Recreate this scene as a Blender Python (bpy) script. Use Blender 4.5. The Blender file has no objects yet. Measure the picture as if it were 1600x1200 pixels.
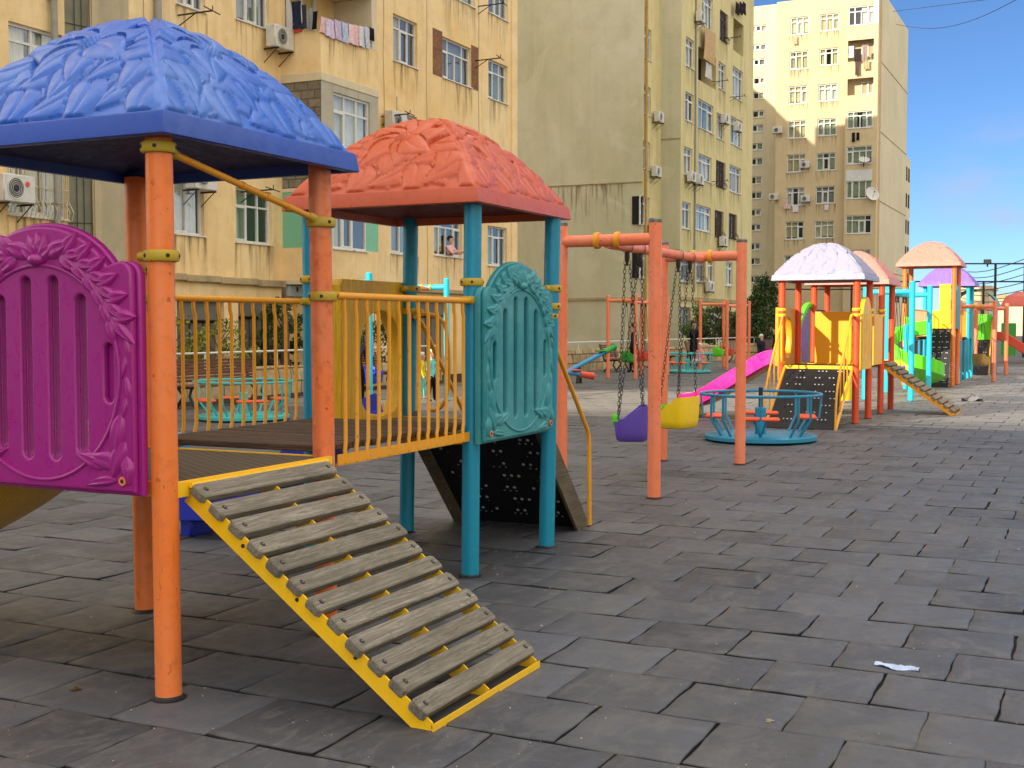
import bpy, math, random
import numpy as np
from mathutils import Vector, Matrix, Euler
random.seed(7); rng = np.random.default_rng(5)
S = bpy.context.scene
COL = S.collection
PI = math.pi
# ------------------------------------------------------------------ camera model (world X runs along the play line, Y towards the yellow block)
HE = 1.6; FPX = 1912.0; PIT = math.radians(2.78); TH = math.radians(25.52)
_cp, _sp, _ct, _st = math.cos(PIT), math.sin(PIT), math.cos(TH), math.sin(TH)
def ray(px, py):
    h = (px-800)/FPX; w = (600-py)/FPX
    Y = _cp+w*_sp; Z = -_sp+w*_cp
    return (h*_st+Y*_ct, -h*_ct+Y*_st, Z)
def gp(px, py, z=0.0):
    r = ray(px, py); t = (z-HE)/r[2]; return (r[0]*t, r[1]*t)
def onv(px, py, v):
    r = ray(px, py); t = v/r[1]; return (r[0]*t, HE+r[2]*t)
def onu(px, py, u):
    r = ray(px, py); t = u/r[0]; return (r[1]*t, HE+r[2]*t)
# ------------------------------------------------------------------ mesh builder
class MB:
    def __init__(s): s.v=[]; s.f=[]; s.m=[]
    def add(s, vs, fs, mi=0):
        b=len(s.v); s.v.extend([tuple(p) for p in vs])
        for q in fs: s.f.append([i+b for i in q]); s.m.append(mi)
        return s
    def box(s, x0,x1,y0,y1,z0,z1, mi=0, bev=0.0, M=None):
        if x1<x0: x0,x1=x1,x0
        if y1<y0: y0,y1=y1,y0
        if z1<z0: z0,z1=z1,z0
        if bev<=0:
            vs=[(x0,y0,z0),(x1,y0,z0),(x1,y1,z0),(x0,y1,z0),(x0,y0,z1),(x1,y0,z1),(x1,y1,z1),(x0,y1,z1)]
            fs=[(3,2,1,0),(4,5,6,7),(0,1,5,4),(1,2,6,5),(2,3,7,6),(3,0,4,7)]
        else:
            b=min(bev,(x1-x0)*.45,(y1-y0)*.45,(z1-z0)*.45)
            c=((x0+x1)/2,(y0+y1)/2,(z0+z1)/2); h=((x1-x0)/2,(y1-y0)/2,(z1-z0)/2)
            vs=[];idx={}
            for sx in (-1,1):
                for sy in (-1,1):
                    for sz in (-1,1):
                        for a in range(3):
                            p=[sx*(h[0]-b),sy*(h[1]-b),sz*(h[2]-b)]
                            p[a]=(sx,sy,sz)[a]*h[a]
                            idx[(sx,sy,sz,a)]=len(vs); vs.append((c[0]+p[0],c[1]+p[1],c[2]+p[2]))
            fs=[]
            I=lambda sx,sy,sz,a: idx[(sx,sy,sz,a)]
            for a in range(3):
                for sg in (-1,1):
                    o=[i for i in range(3) if i!=a]; q=[]
                    for (p,r) in ((-1,-1),(1,-1),(1,1),(-1,1)):
                        k=[0,0,0]; k[a]=sg; k[o[0]]=p; k[o[1]]=r; q.append(I(*k,a))
                    if (sg>0) != (a!=1): q.reverse()
                    fs.append(q)
            for a in range(3):          # edges parallel to axis a
                o=[i for i in range(3) if i!=a]
                for p in (-1,1):
                    for r in (-1,1):
                        k0=[0,0,0];k1=[0,0,0];k0[a]=-1;k1[a]=1
                        for k in (k0,k1): k[o[0]]=p;k[o[1]]=r
                        q=[I(*k0,o[0]),I(*k1,o[0]),I(*k1,o[1]),I(*k0,o[1])]
                        n=(p*r>0)
                        if (a==1): n=not n
                        if n: q.reverse()
                        fs.append(q)
            for sx in (-1,1):
                for sy in (-1,1):
                    for sz in (-1,1):
                        q=[I(sx,sy,sz,0),I(sx,sy,sz,1),I(sx,sy,sz,2)]
                        if sx*sy*sz<0: q.reverse()
                        fs.append(q)
        if M is not None: vs=[tuple(M@Vector(p)) for p in vs]
        return s.add(vs,fs,mi)
    def tube(s, path, r, seg=10, mi=0, cap=True, closed=False, flat=1.0):
        P=[Vector(p) for p in path]; n=len(P); vs=[];fs=[]
        R=r if isinstance(r,(list,tuple)) else [r]*n
        up=None; rings=[]
        for i in range(n):
            if closed: d=P[(i+1)%n]-P[(i-1)%n]
            else: d=P[min(i+1,n-1)]-P[max(i-1,0)]
            if d.length<1e-9: d=Vector((0,0,1))
            d.normalize()
            if up is None:
                up=Vector((0,0,1)) if abs(d.z)<.9 else Vector((1,0,0))
            x=up.cross(d)
            if x.length<1e-6: x=Vector((1,0,0)).cross(d)
            x.normalize(); y=d.cross(x); up=y
            rings.append(len(vs))
            for k in range(seg):
                a=2*PI*k/seg
                vs.append(P[i]+x*(math.cos(a)*R[i])+y*(math.sin(a)*R[i]*flat))
        m=n if closed else n-1
        for i in range(m):
            a,b=rings[i],rings[(i+1)%n]
            for k in range(seg):
                k2=(k+1)%seg
                fs.append((a+k,a+k2,b+k2,b+k))
        if cap and not closed:
            fs.append(tuple(range(rings[0]+seg-1,rings[0]-1,-1)))
            fs.append(tuple(range(rings[-1],rings[-1]+seg)))
        return s.add(vs,fs,mi)
    def lathe(s, prof, c=(0,0,0), seg=24, mi=0, cap=True, M=None):
        vs=[];fs=[]
        for (r,z) in prof:
            for k in range(seg):
                a=2*PI*k/seg; vs.append(Vector((r*math.cos(a),r*math.sin(a),z)))
        for i in range(len(prof)-1):
            for k in range(seg):
                k2=(k+1)%seg
                fs.append((i*seg+k,i*seg+k2,(i+1)*seg+k2,(i+1)*seg+k))
        if cap:
            if prof[0][0]>1e-4: fs.append(tuple(range(seg-1,-1,-1)))
            b=(len(prof)-1)*seg
            if prof[-1][0]>1e-4: fs.append(tuple(range(b,b+seg)))
        if M is not None: vs=[M@p for p in vs]
        c=Vector(c); vs=[p+c for p in vs]
        return s.add(vs,fs,mi)
    def grid(s, X, Y, Z, mi=0, flip=False, mask=None):
        n,m=X.shape; b=len(s.v)
        s.v.extend(zip(X.ravel().tolist(),Y.ravel().tolist(),Z.ravel().tolist()))
        for i in range(n-1):
            for j in range(m-1):
                if mask is not None and not mask[i,j]: continue
                q=[b+i*m+j,b+(i+1)*m+j,b+(i+1)*m+j+1,b+i*m+j+1]
                if flip: q.reverse()
                s.f.append(q); s.m.append(mi)
        return s
    def prism(s, poly, f0, f1, mi=0, bev=0):   # poly of 2d pts; f0/f1 map (a,b)->3d for the two caps
        n=len(poly); vs=[f0(*p) for p in poly]+[f1(*p) for p in poly]
        fs=[tuple(range(n-1,-1,-1)),tuple(range(n,2*n))]
        for i in range(n):
            j=(i+1)%n; fs.append((i,j,n+j,n+i))
        return s.add(vs,fs,mi)
    def ball(s, c, r, mi=0, seg=12, sq=(1,1,1)):
        prof=[(math.sin(PI*i/8)*1.0+1e-5,-math.cos(PI*i/8)) for i in range(9)]
        M=Matrix.Diagonal((r*sq[0],r*sq[1],r*sq[2])).to_4x4()
        return s.lathe(prof,c,seg,mi,False,M)
    def build(s, name, mats, parent=None, org=None, ang=38, recalc=True):
        if not isinstance(mats,(list,tuple)): mats=[mats]
        if org is None: org = ORG.get(parent.name,(0,0,0)) if parent else (0,0,0)
        me=bpy.data.meshes.new(name)
        o3=Vector(org)
        me.from_pydata([(p[0]-o3.x,p[1]-o3.y,p[2]-o3.z) for p in s.v],[],s.f)
        for m in mats: me.materials.append(m)
        if len(mats)>1: me.polygons.foreach_set('material_index',s.m)
        me.validate()
        if recalc:
            import bmesh
            bm=bmesh.new(); bm.from_mesh(me)
            bmesh.ops.recalc_face_normals(bm,faces=bm.faces); bm.to_mesh(me); bm.free()
        me.polygons.foreach_set('use_smooth',[True]*len(me.polygons))
        me.set_sharp_from_angle(angle=math.radians(ang))
        o=bpy.data.objects.new(name,me); COL.objects.link(o)
        if parent: o.parent=parent; ORG[o.name]=org
        else: o.location=org; ORG[o.name]=org
        return o
ORG={}
def tag(o,label=None,cat=None,group=None,kind=None):
    if label: o['label']=label
    if cat: o['category']=cat
    if group: o['group']=group
    if kind: o['kind']=kind
    return o
def thing(name,label,cat,loc,group=None):
    o=bpy.data.objects.new(name,None); COL.objects.link(o); o.empty_display_size=.2
    o.location=loc; ORG[o.name]=tuple(loc)
    return tag(o,label,cat,group)
def copy_tree(o,parent=None):
    c=o.copy(); COL.objects.link(c)
    if parent: c.parent=parent
    for ch in list(o.children): copy_tree(ch,c)
    return c
def instance(root,loc,rz,label,group=None):
    c=copy_tree(root); c.location=loc; c.rotation_euler=(0,0,rz); c['label']=label
    if group: c['group']=group
    return c
def arc(cx,cy,r,a0,a1,n): return [(cx+r*math.cos(a0+(a1-a0)*i/n),cy+r*math.sin(a0+(a1-a0)*i/n)) for i in range(n+1)]
# ------------------------------------------------------------------ materials
def lin(r,g,b):
    f=lambda c:(c/255/12.92 if c/255<=.04045 else ((c/255+.055)/1.055)**2.4)
    return (f(r),f(g),f(b),1)
MATS={}
class NT:
    def __init__(s,name):
        s.m=bpy.data.materials.new(name); s.m.use_nodes=True; s.t=s.m.node_tree; s.t.nodes.clear()
        s.out=s.n('ShaderNodeOutputMaterial')
    def n(s,t,**k):
        x=s.t.nodes.new(t)
        for a,b in k.items(): setattr(x,a,b)
        return x
    def l(s,a,b): s.t.links.new(a,b)
    def val(s,node,i,v):
        if hasattr(v,'is_output') or isinstance(v,bpy.types.NodeSocket): s.l(v,node.inputs[i])
        else: node.inputs[i].default_value=v
    def coord(s,kind='Object',scale=(1,1,1),rot=(0,0,0)):
        c=s.n('ShaderNodeTexCoord'); m=s.n('ShaderNodeMapping'); s.l(c.outputs[kind],m.inputs[0])
        m.inputs['Scale'].default_value=scale; m.inputs['Rotation'].default_value=rot
        return m.outputs[0]
    def noise(s,vec,scale,detail=4,rough=.55,dist=0):
        x=s.n('ShaderNodeTexNoise'); s.l(vec,x.inputs['Vector'])
        x.inputs['Scale'].default_value=scale; x.inputs['Detail'].default_value=detail
        x.inputs['Roughness'].default_value=rough; x.inputs['Distortion'].default_value=dist
        return x.outputs['Fac']
    def ramp(s,fac,stops):
        r=s.n('ShaderNodeValToRGB'); s.l(fac,r.inputs[0]); e=r.color_ramp.elements
        while len(e)>len(stops): e.remove(e[-1])
        while len(e)<len(stops): e.new(.5)
        for i,(p,c) in enumerate(stops):
            e[i].position=p; e[i].color=c if isinstance(c,(tuple,list)) else (c,c,c,1)
        return r.outputs[0]
    def mix(s,fac,a,b,mode='MIX'):
        x=s.n('ShaderNodeMix',data_type='RGBA',blend_type=mode)
        for i,v in ((0,fac),(6,a),(7,b)):
            if isinstance(v,bpy.types.NodeSocket): s.l(v,x.inputs[i])
            else: x.inputs[i].default_value=v
        return x.outputs[2]
    def math(s,op,a,b=0.0):
        x=s.n('ShaderNodeMath',operation=op)
        for i,v in ((0,a),(1,b)):
            if isinstance(v,bpy.types.NodeSocket): s.l(v,x.inputs[i])
            else: x.inputs[i].default_value=v
        return x.outputs[0]
    def bump(s,h,strength=.3,dist=.01,normal=None):
        b=s.n('ShaderNodeBump'); s.l(h,b.inputs['Height']); b.inputs['Strength'].default_value=strength; b.inputs['Distance'].default_value=dist
        if normal is not None: s.l(normal,b.inputs['Normal'])
        return b.outputs[0]
    def bsdf(s,color,rough=.5,normal=None,spec=.5,metal=0.0,coat=0.0,link=True):
        p=s.n('ShaderNodeBsdfPrincipled')
        for k,v in (('Base Color',color),('Roughness',rough),('Specular IOR Level',spec),('Metallic',metal),('Coat Weight',coat)):
            if isinstance(v,bpy.types.NodeSocket): s.l(v,p.inputs[k])
            else: p.inputs[k].default_value=v
        if normal is not None: s.l(normal,p.inputs['Normal'])
        if link: s.l(p.outputs[0],s.out.inputs[0])
        return p.outputs[0]
def sc(c,k): return (min(c[0]*k,1),min(c[1]*k,1),min(c[2]*k,1),1)
def paint(name,rgb,rough=.38,wear=.5,scratch=.5,chip=(60,50,45),fade=None,spec=.5):
    """painted steel / moulded plastic: faded patches, grime, scratches and chips"""
    if name in MATS: return MATS[name]
    t=NT(name); c=lin(*rgb); v=t.coord('Object')
    n1=t.noise(v,1.7,5,.6); n2=t.noise(v,14,6,.65,.4)
    fd=lin(*fade) if fade else sc((c[0]*.75+.08,c[1]*.75+.08,c[2]*.75+.08),1.05)
    col=t.mix(t.math('MULTIPLY',t.ramp(n1,[(.38,0.0),(.68,1.0)]),wear*.55),c,fd)
    col=t.mix(t.math('MULTIPLY',t.ramp(n2,[(.5,0.0),(.78,1.0)]),wear*.6),col,sc(c,.55))
    vs=t.coord('Object',(38,38,7)); n3=t.noise(vs,1.0,3,.6,1.2)
    col=t.mix(t.math('MULTIPLY',t.ramp(n3,[(.66,0.0),(.71,1.0)]),scratch*.6),col,sc(c,.4))
    n4=t.noise(v,26,2,.5); n5=t.noise(v,3,2,.5)
    chips=t.math('MULTIPLY',t.ramp(n4,[(.68,0.0),(.70,1.0)]),t.ramp(n5,[(.5,0.0),(.62,1.0)]))
    col=t.mix(t.math('MULTIPLY',chips,scratch),col,lin(*chip))
    rg=t.ramp(n2,[(.3,max(rough-.08,.05)),(.75,min(rough+.22,1))])
    t.bsdf(col,rg,t.bump(n2,.06,.004),spec)
    MATS[name]=t.m; return t.m
def plain(name,rgb,rough=.6,var=.25,scale=6,bump=.1,spec=.4,metal=0.0,bd=.01):
    if name in MATS: return MATS[name]
    t=NT(name); c=lin(*rgb); v=t.coord('Object')
    n=t.noise(v,scale,5,.6)
    col=t.mix(t.ramp(n,[(.3,0.0),(.7,1.0)]),sc(c,1-var),sc(c,1+var*.6))
    t.bsdf(col,rough,t.bump(n,bump,bd) if bump else None,spec,metal)
    MATS[name]=t.m; return t.m
def wood(name,rgb,dark,axis=0,ring=1.0,rough=.8,bump=.5):
    if name in MATS: return MATS[name]
    t=NT(name); c=lin(*rgb); d=lin(*dark)
    oi=t.n('ShaderNodeObjectInfo'); 
    co=t.n('ShaderNodeTexCoord'); ad=t.n('ShaderNodeVectorMath',operation='ADD'); sc3=t.n('ShaderNodeVectorMath',operation='SCALE')
    comb=t.n('ShaderNodeCombineXYZ')
    for i in range(3): t.l(oi.outputs['Random'],comb.inputs[i])
    t.l(comb.outputs[0],sc3.inputs[0]); sc3.inputs[3].default_value=37.0
    t.l(co.outputs['Object'],ad.inputs[0]); t.l(sc3.outputs[0],ad.inputs[1])
    mp=t.n('ShaderNodeMapping'); t.l(ad.outputs[0],mp.inputs[0])
    s=[14,14,14]; s[axis]=.9; mp.inputs['Scale'].default_value=s
    n=t.noise(mp.outputs[0],2.2*ring,6,.65,1.5)
    s2=[90,90,90]; s2[axis]=3; mp2=t.n('ShaderNodeMapping'); t.l(ad.outputs[0],mp2.inputs[0]); mp2.inputs['Scale'].default_value=s2
    n2=t.noise(mp2.outputs[0],1,4,.7)
    n3=t.noise(ad.outputs[0],3,4,.6)
    col=t.mix(t.ramp(n,[(.38,0.0),(.46,.8),(.5,.1),(.6,.9),(.66,.2)]),c,d)
    col=t.mix(t.math('MULTIPLY',t.ramp(n2,[(.35,1.0),(.6,0.0)]),.55),col,sc(d,.6))
    col=t.mix(t.ramp(n3,[(.4,0.0),(.75,.5)]),col,sc(d,.75))
    hv=t.n('ShaderNodeHueSaturation'); t.l(col,hv.inputs['Color'])
    t.l(t.math('ADD',t.math('MULTIPLY',oi.outputs['Random'],.35),.82),hv.inputs['Value'])
    t.bsdf(hv.outputs[0],rough,t.bump(t.math('ADD',n,n2),bump,.004),.3)
    MATS[name]=t.m; return t.m
def plaster(name,rgb,stain=(120,100,70),amt=.5,scale=.35,streak=.5,light=None):
    if name in MATS: return MATS[name]
    t=NT(name); c=lin(*rgb); s=lin(*stain); v=t.coord('Object')
    n=t.noise(v,scale,6,.6,.6); n2=t.noise(v,scale*7,6,.65); n3=t.noise(t.coord('Object',(2.2,2.2,.16)),1.0,5,.6,.3)
    n4=t.noise(v,30,4,.7)
    l=lin(*light) if light else sc(c,1.14)
    col=t.mix(t.ramp(n,[(.35,0.0),(.7,1.0)]),c,l)
    col=t.mix(t.math('MULTIPLY',t.ramp(n2,[(.45,0.0),(.8,1.0)]),amt),col,sc(c,.72))
    col=t.mix(t.math('MULTIPLY',t.ramp(n3,[(.52,0.0),(.75,1.0)]),streak),col,s)
    n5=t.noise(v,scale*3.1,5,.5,.8); col=t.mix(t.ramp(n5,[(.60,0.0),(.625,.30)]),col,l)
    n7=t.noise(v,scale*2.3,7,.6,1.6); col=t.mix(t.ramp(n7,[(.497,0.0),(.5,.16),(.503,0.0)]),col,sc(s,.6))
    b=t.bump(t.math('ADD',n2,n4),.25,.02)
    t.bsdf(col,.92,b,.15)
    MATS[name]=t.m; return t.m
FILL_CLOUD_COL=(15.2,14.5,13.6,1); BANK_COL=(4.2,4.2,4.8,1); EXPO=1.45; SKYS=.05; SUNE=2.6
# ------------------------------------------------------------------ materials in use
M_OR = paint('orange_post_paint',(242,122,42),.34,.75,.7,fade=(240,156,112))
M_PK = paint('salmon_orange_paint',(240,126,80),.36,.7,.45,fade=(236,158,128))
M_ORG=paint('grimy_orange_post_paint',(238,116,44),.4,1.5,1.0,fade=(220,130,90))
M_OR2= paint('red_orange_paint',(226,76,24),.36,.5,.3)
M_TEAL=paint('teal_post_paint',(0,136,166),.34,.4,.35,fade=(20,150,180))
M_CYAN=paint('cyan_paint',(20,196,222),.4,.4,.3)
M_CAR= paint('carousel_blue_paint',(24,132,166),.4,.5,.5)
M_CARG=paint('carousel_turquoise_paint',(60,176,172),.42,.5,.4)
M_YEL= paint('yellow_rail_paint',(234,160,14),.36,.5,.5,chip=(90,60,30))
M_YEL2=paint('bright_yellow_paint',(250,196,10),.4,.45,.4,chip=(60,45,20))
M_CL = paint('mustard_clamp_plastic',(188,158,22),.5,.6,.4)
M_BLUE=paint('blue_roof_plastic',(26,92,192),.30,.75,.3,fade=(112,148,200),spec=.55)
M_BLUEF=paint('blue_roof_rim_plastic',(20,70,168),.34,.5,.4,fade=(60,80,130))
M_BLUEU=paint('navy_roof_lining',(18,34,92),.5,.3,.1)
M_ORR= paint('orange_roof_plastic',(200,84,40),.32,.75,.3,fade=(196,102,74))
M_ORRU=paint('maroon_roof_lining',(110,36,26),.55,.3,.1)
M_PUR= paint('purple_panel_plastic',(162,30,128),.28,.35,.15,fade=(160,60,140))
M_TPAN=paint('teal_panel_plastic',(42,134,142),.42,.7,.2,fade=(110,178,176))
M_WHR= paint('lilac_white_plastic',(150,148,170),.45,.45,.2)
M_PKR= paint('salmon_roof_plastic',(206,128,112),.45,.5,.2)
M_PUR2=paint('violet_plastic',(128,98,190),.45,.4,.2)
M_VIO= paint('swing_seat_violet',(96,74,176),.34,.4,.4)
M_YELP=paint('yellow_plastic',(246,206,10),.36,.35,.2)
M_GOLD=paint('golden_panel_plastic',(246,176,6),.4,.3,.2)
M_MAG= paint('magenta_plastic',(238,30,150),.3,.35,.1)
M_GRN= paint('lime_plastic',(96,214,20),.35,.35,.1)
M_GRN2=paint('green_plastic',(40,150,40),.4,.4,.1)
M_DBL= paint('royal_blue_plastic',(14,40,176),.38,.4,.2)
M_RED= paint('red_plastic',(214,72,40),.4,.4,.2)
M_SEAT=paint('orange_seat_plastic',(238,84,28),.4,.4,.2)
M_SBLUE=paint('seesaw_blue_paint',(40,140,190),.4,.4,.3)
M_BRN= paint('dark_red_paint',(150,44,34),.4,.4,.2)
M_BLK= plain('black_rubber_plate',(22,22,24),.65,.4,9,.2)
M_CHAIN=plain('dark_chain_steel',(62,58,54),.5,.3,20,.1,.5,.6)
M_STEEL=plain('worn_steel',(120,116,110),.45,.3,12,.1,.5,.8)
M_DARK=plain('dark_metal',(38,38,40),.5,.3,8,.1)
M_BOLT=plain('bolt_head',(48,40,34),.6,.3,30,.2)
M_PLANK=wood('weathered_plank',(158,150,134),(108,100,86),0,.8,.88,.7)
M_DECKW=wood('deck_plank_wood',(104,84,68),(62,48,38),1,1.0,.8,.5)
M_GRAIN=wood('golden_grain_plastic',(255,206,52),(226,164,26),2,1.2,.42,.25)
M_STRG=wood('stringer_board',(120,106,84),(78,68,52),0,1.0,.8,.4)
def _deck():
    t=NT('studded_deck_rubber'); v=t.coord('Object')
    br=t.n('ShaderNodeTexBrick'); mp=t.coord('Object',(1,1,1)); t.l(mp,br.inputs['Vector'])
    br.inputs['Scale'].default_value=1; br.inputs['Brick Width'].default_value=.06; br.inputs['Row Height'].default_value=.045; br.inputs['Mortar Size'].default_value=.012
    br.inputs['Mortar Smooth'].default_value=.3
    n=t.noise(v,7,5,.6)
    c=t.mix(br.outputs['Fac'],lin(108,92,66),lin(50,42,34)); c=t.mix(t.ramp(n,[(.35,0.0),(.7,.7)]),c,lin(84,76,62))
    t.bsdf(c,.7,t.bump(br.outputs['Fac'],-.6,.01)); return t.m
M_DECK=_deck()
# ------------------------------------------------------------------ sweeps, slabs, relief
def loft(mb,rings,mi=0,cap0=True,cap1=True,closed=True):
    n=len(rings[0]); vs=[p for r in rings for p in r]; fs=[]
    for i in range(len(rings)-1):
        for k in range(n if closed else n-1):
            k2=(k+1)%n; fs.append((i*n+k,i*n+k2,(i+1)*n+k2,(i+1)*n+k))
    if cap0: fs.append(tuple(range(n-1,-1,-1)))
    if cap1: b=(len(rings)-1)*n; fs.append(tuple(range(b,b+n)))
    return mb.add(vs,fs,mi)
def sweep(mb,prof,path,lat,mi=0):
    P=[Vector(p) for p in path]; L=Vector(lat).normalized(); rings=[]
    for i in range(len(P)):
        d=(P[min(i+1,len(P)-1)]-P[max(i-1,0)]).normalized(); up=L.cross(d)
        if up.z<0: up=-up
        rings.append([P[i]+L*a+up*b for a,b in prof])
    return loft(mb,rings,mi)
def chute(w,h,t=.03): return [(-w,h),(-w+t,h+.01),(-w+t*1.5,.06),(-w*.45,.004),(0,0),(w*.45,.004),(w-t*1.5,.06),(w-t,h+.01),(w,h),(w,-.02),(w*.5,-.05),(-w*.5,-.05),(-w,-.02)]
def smooth_path(pts,n=8):
    P=[Vector(p) for p in pts]; out=[]
    for i in range(len(P)-1):
        p0=P[max(i-1,0)];p1=P[i];p2=P[i+1];p3=P[min(i+2,len(P)-1)]
        for k in range(n):
            t=k/n; out.append(.5*((2*p1)+(p2-p0)*t+(2*p0-5*p1+4*p2-p3)*t*t+(3*p1-p0-3*p2+p3)*t**3))
    out.append(P[-1]); return out
def slab2d(outline,holes,thick,bev=.008,res=2):
    """bevelled flat slab with holes -> (verts, faces) in a local x,y,z(depth) frame"""
    cu=bpy.data.curves.new('slab','CURVE'); cu.dimensions='2D'; cu.fill_mode='BOTH'
    cu.extrude=max(thick/2-bev,0); cu.bevel_depth=bev; cu.bevel_resolution=res
    for pl in [outline]+holes:
        sp=cu.splines.new('POLY'); sp.points.add(len(pl)-1); sp.use_cyclic_u=True
        for i,(a,b) in enumerate(pl): sp.points[i].co=(a,b,0,1)
    ob=bpy.data.objects.new('slab',cu); COL.objects.link(ob)
    dg=bpy.context.evaluated_depsgraph_get(); me=bpy.data.meshes.new_from_object(ob.evaluated_get(dg))
    vs=[tuple(v.co) for v in me.vertices]; fs=[tuple(p.vertices) for p in me.polygons]
    bpy.data.objects.remove(ob); bpy.data.curves.remove(cu); bpy.data.meshes.remove(me)
    return vs,fs
def stadium(cx,z0,z1,r,n=8):
    return [(cx+r*math.cos(a),z1-r+r*math.sin(a)) for a in [PI*i/n for i in range(n+1)]]+[(cx+r*math.cos(a),z0+r+r*math.sin(a)) for a in [PI+PI*i/n for i in range(n+1)]]
def circle(cx,cy,r,n=10): return [(cx+r*math.cos(2*PI*i/n),cy+r*math.sin(2*PI*i/n)) for i in range(n)]
def leafmesh(mb,mp,cx,cy,ang,L,W,H,n=9,m=7,curl=0.0):
    c,s=math.cos(ang),math.sin(ang); vs=[];fs=[]
    for i in range(n+1):
        p=i/n; w=W*(math.sin(PI*p**.72)**.85 if 0<p<1 else 0)+1e-4
        bend=curl*L*(p*p)
        for j in range(m+1):
            q=-1+2*j/m; h=H*(math.sqrt(max(1-q*q,0)))*(.35+.65*math.sin(PI*min(max(p,.02),.98)))-.45*H*math.exp(-(q/.18)**2)*math.sin(PI*p)
            a=p*L; b=q*w+bend
            vs.append(mp(cx+a*c-b*s,cy+a*s+b*c,h-.004))
    for i in range(n):
        for j in range(m): fs.append((i*(m+1)+j,(i+1)*(m+1)+j,(i+1)*(m+1)+j+1,i*(m+1)+j+1))
    mb.add(vs,fs)
def petal(A,Y,cx,cy,ang,L,W,H,groove=.4):
    c,s=math.cos(ang),math.sin(ang); p=((A-cx)*c+(Y-cy)*s)/L; q=-(A-cx)*s+(Y-cy)*c
    pc=np.clip(p,1e-4,1-1e-4); pr=W*np.sin(PI*pc**.75)**.8+1e-5
    ins=(p>0)&(p<1)&(np.abs(q)<pr)
    x=np.clip(q/pr,-1,1)
    h=H*(1-x**4)**.6*(.55+.45*np.sin(PI*pc))*(.75+.25*pc)-groove*H*np.exp(-(x/.11)**2)*np.clip(np.sin(PI*pc)*1.4,0,1)
    return np.where(ins,h,0)
def relief(A,Y,seed):
    """overlapping moulded leaves and one big flower, laid over one another like roof tiles"""
    r=np.random.default_rng(seed); R=np.zeros_like(A); j=lambda k:float(r.uniform(-k,k))
    def lay(cx,cy,ang,L,W,H,base,vein=.5):
        nonlocal R
        c,s=math.cos(ang),math.sin(ang); p=((A-cx)*c+(Y-cy)*s)/L; q=-(A-cx)*s+(Y-cy)*c
        q=q-.10*L*np.sin(PI*np.clip(p,0,1))*(1 if (int(cx*100)+int(ang*10))%2 else -1)
        pc=np.clip(p,1e-4,1-1e-4); pr=W*np.sin(PI*pc**.62)**.72+1e-5; x=np.clip(q/pr,-1,1)
        ins=(p>0)&(p<1)&(np.abs(q)<pr)
        h=base+H*(1-np.abs(x)**3.2)**.55*(.6+.4*np.sin(PI*pc))-vein*H*np.exp(-(x/.09)**2)*np.clip(1.25*(1-pc),0,1)
        R=np.where(ins,np.maximum(h,R*.35),R)
    D=math.radians
    for cx in (-.60,-.20,.20,.60):                         # lowest row: broad three-lobed leaves reaching the eave
        for da in (-52,52,0): lay(cx+j(.015),.255+j(.01),D(-90+da+j(4)),.36 if da else .33,.112,.019,.003,.5)
    for cx in (-.40,0,.40):                                # second row set between them
        for da in (-58,58,0): lay(cx+j(.012),.385+j(.01),D(-90+da+j(4)),.29 if da else .26,.100,.019,.009,.5)
    for sx in (-1,1):                                      # leaves climbing beside the hips
        for (x,y,a,L,W) in ((.27,.42,-14,.28,.10),(.21,.57,16,.25,.092),(.13,.71,44,.22,.082),(.06,.83,70,.17,.07)): lay(sx*x,y,D(a if sx>0 else 180-a)+j(.05),L,W,.020,.010,.5)
    for k in range(8):                                     # the flower
        a=2*PI*k/8+.2+j(.04); lay(.03*math.cos(a),.52+.03*math.sin(a),a,.285+j(.012),.106,.021,.016,.35)
    d=np.hypot(A,Y-.52); disc=.052*np.sqrt(np.clip(1-(d/.072)**2,0,1))
    dim=.5+.5*np.cos(A*2*PI/.026)*np.cos((Y-.52)*2*PI/.026); disc=disc-np.where(d<.058,.012*dim,0)
    return np.where(d<.062,np.maximum(disc,R*.6),R)
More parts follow.
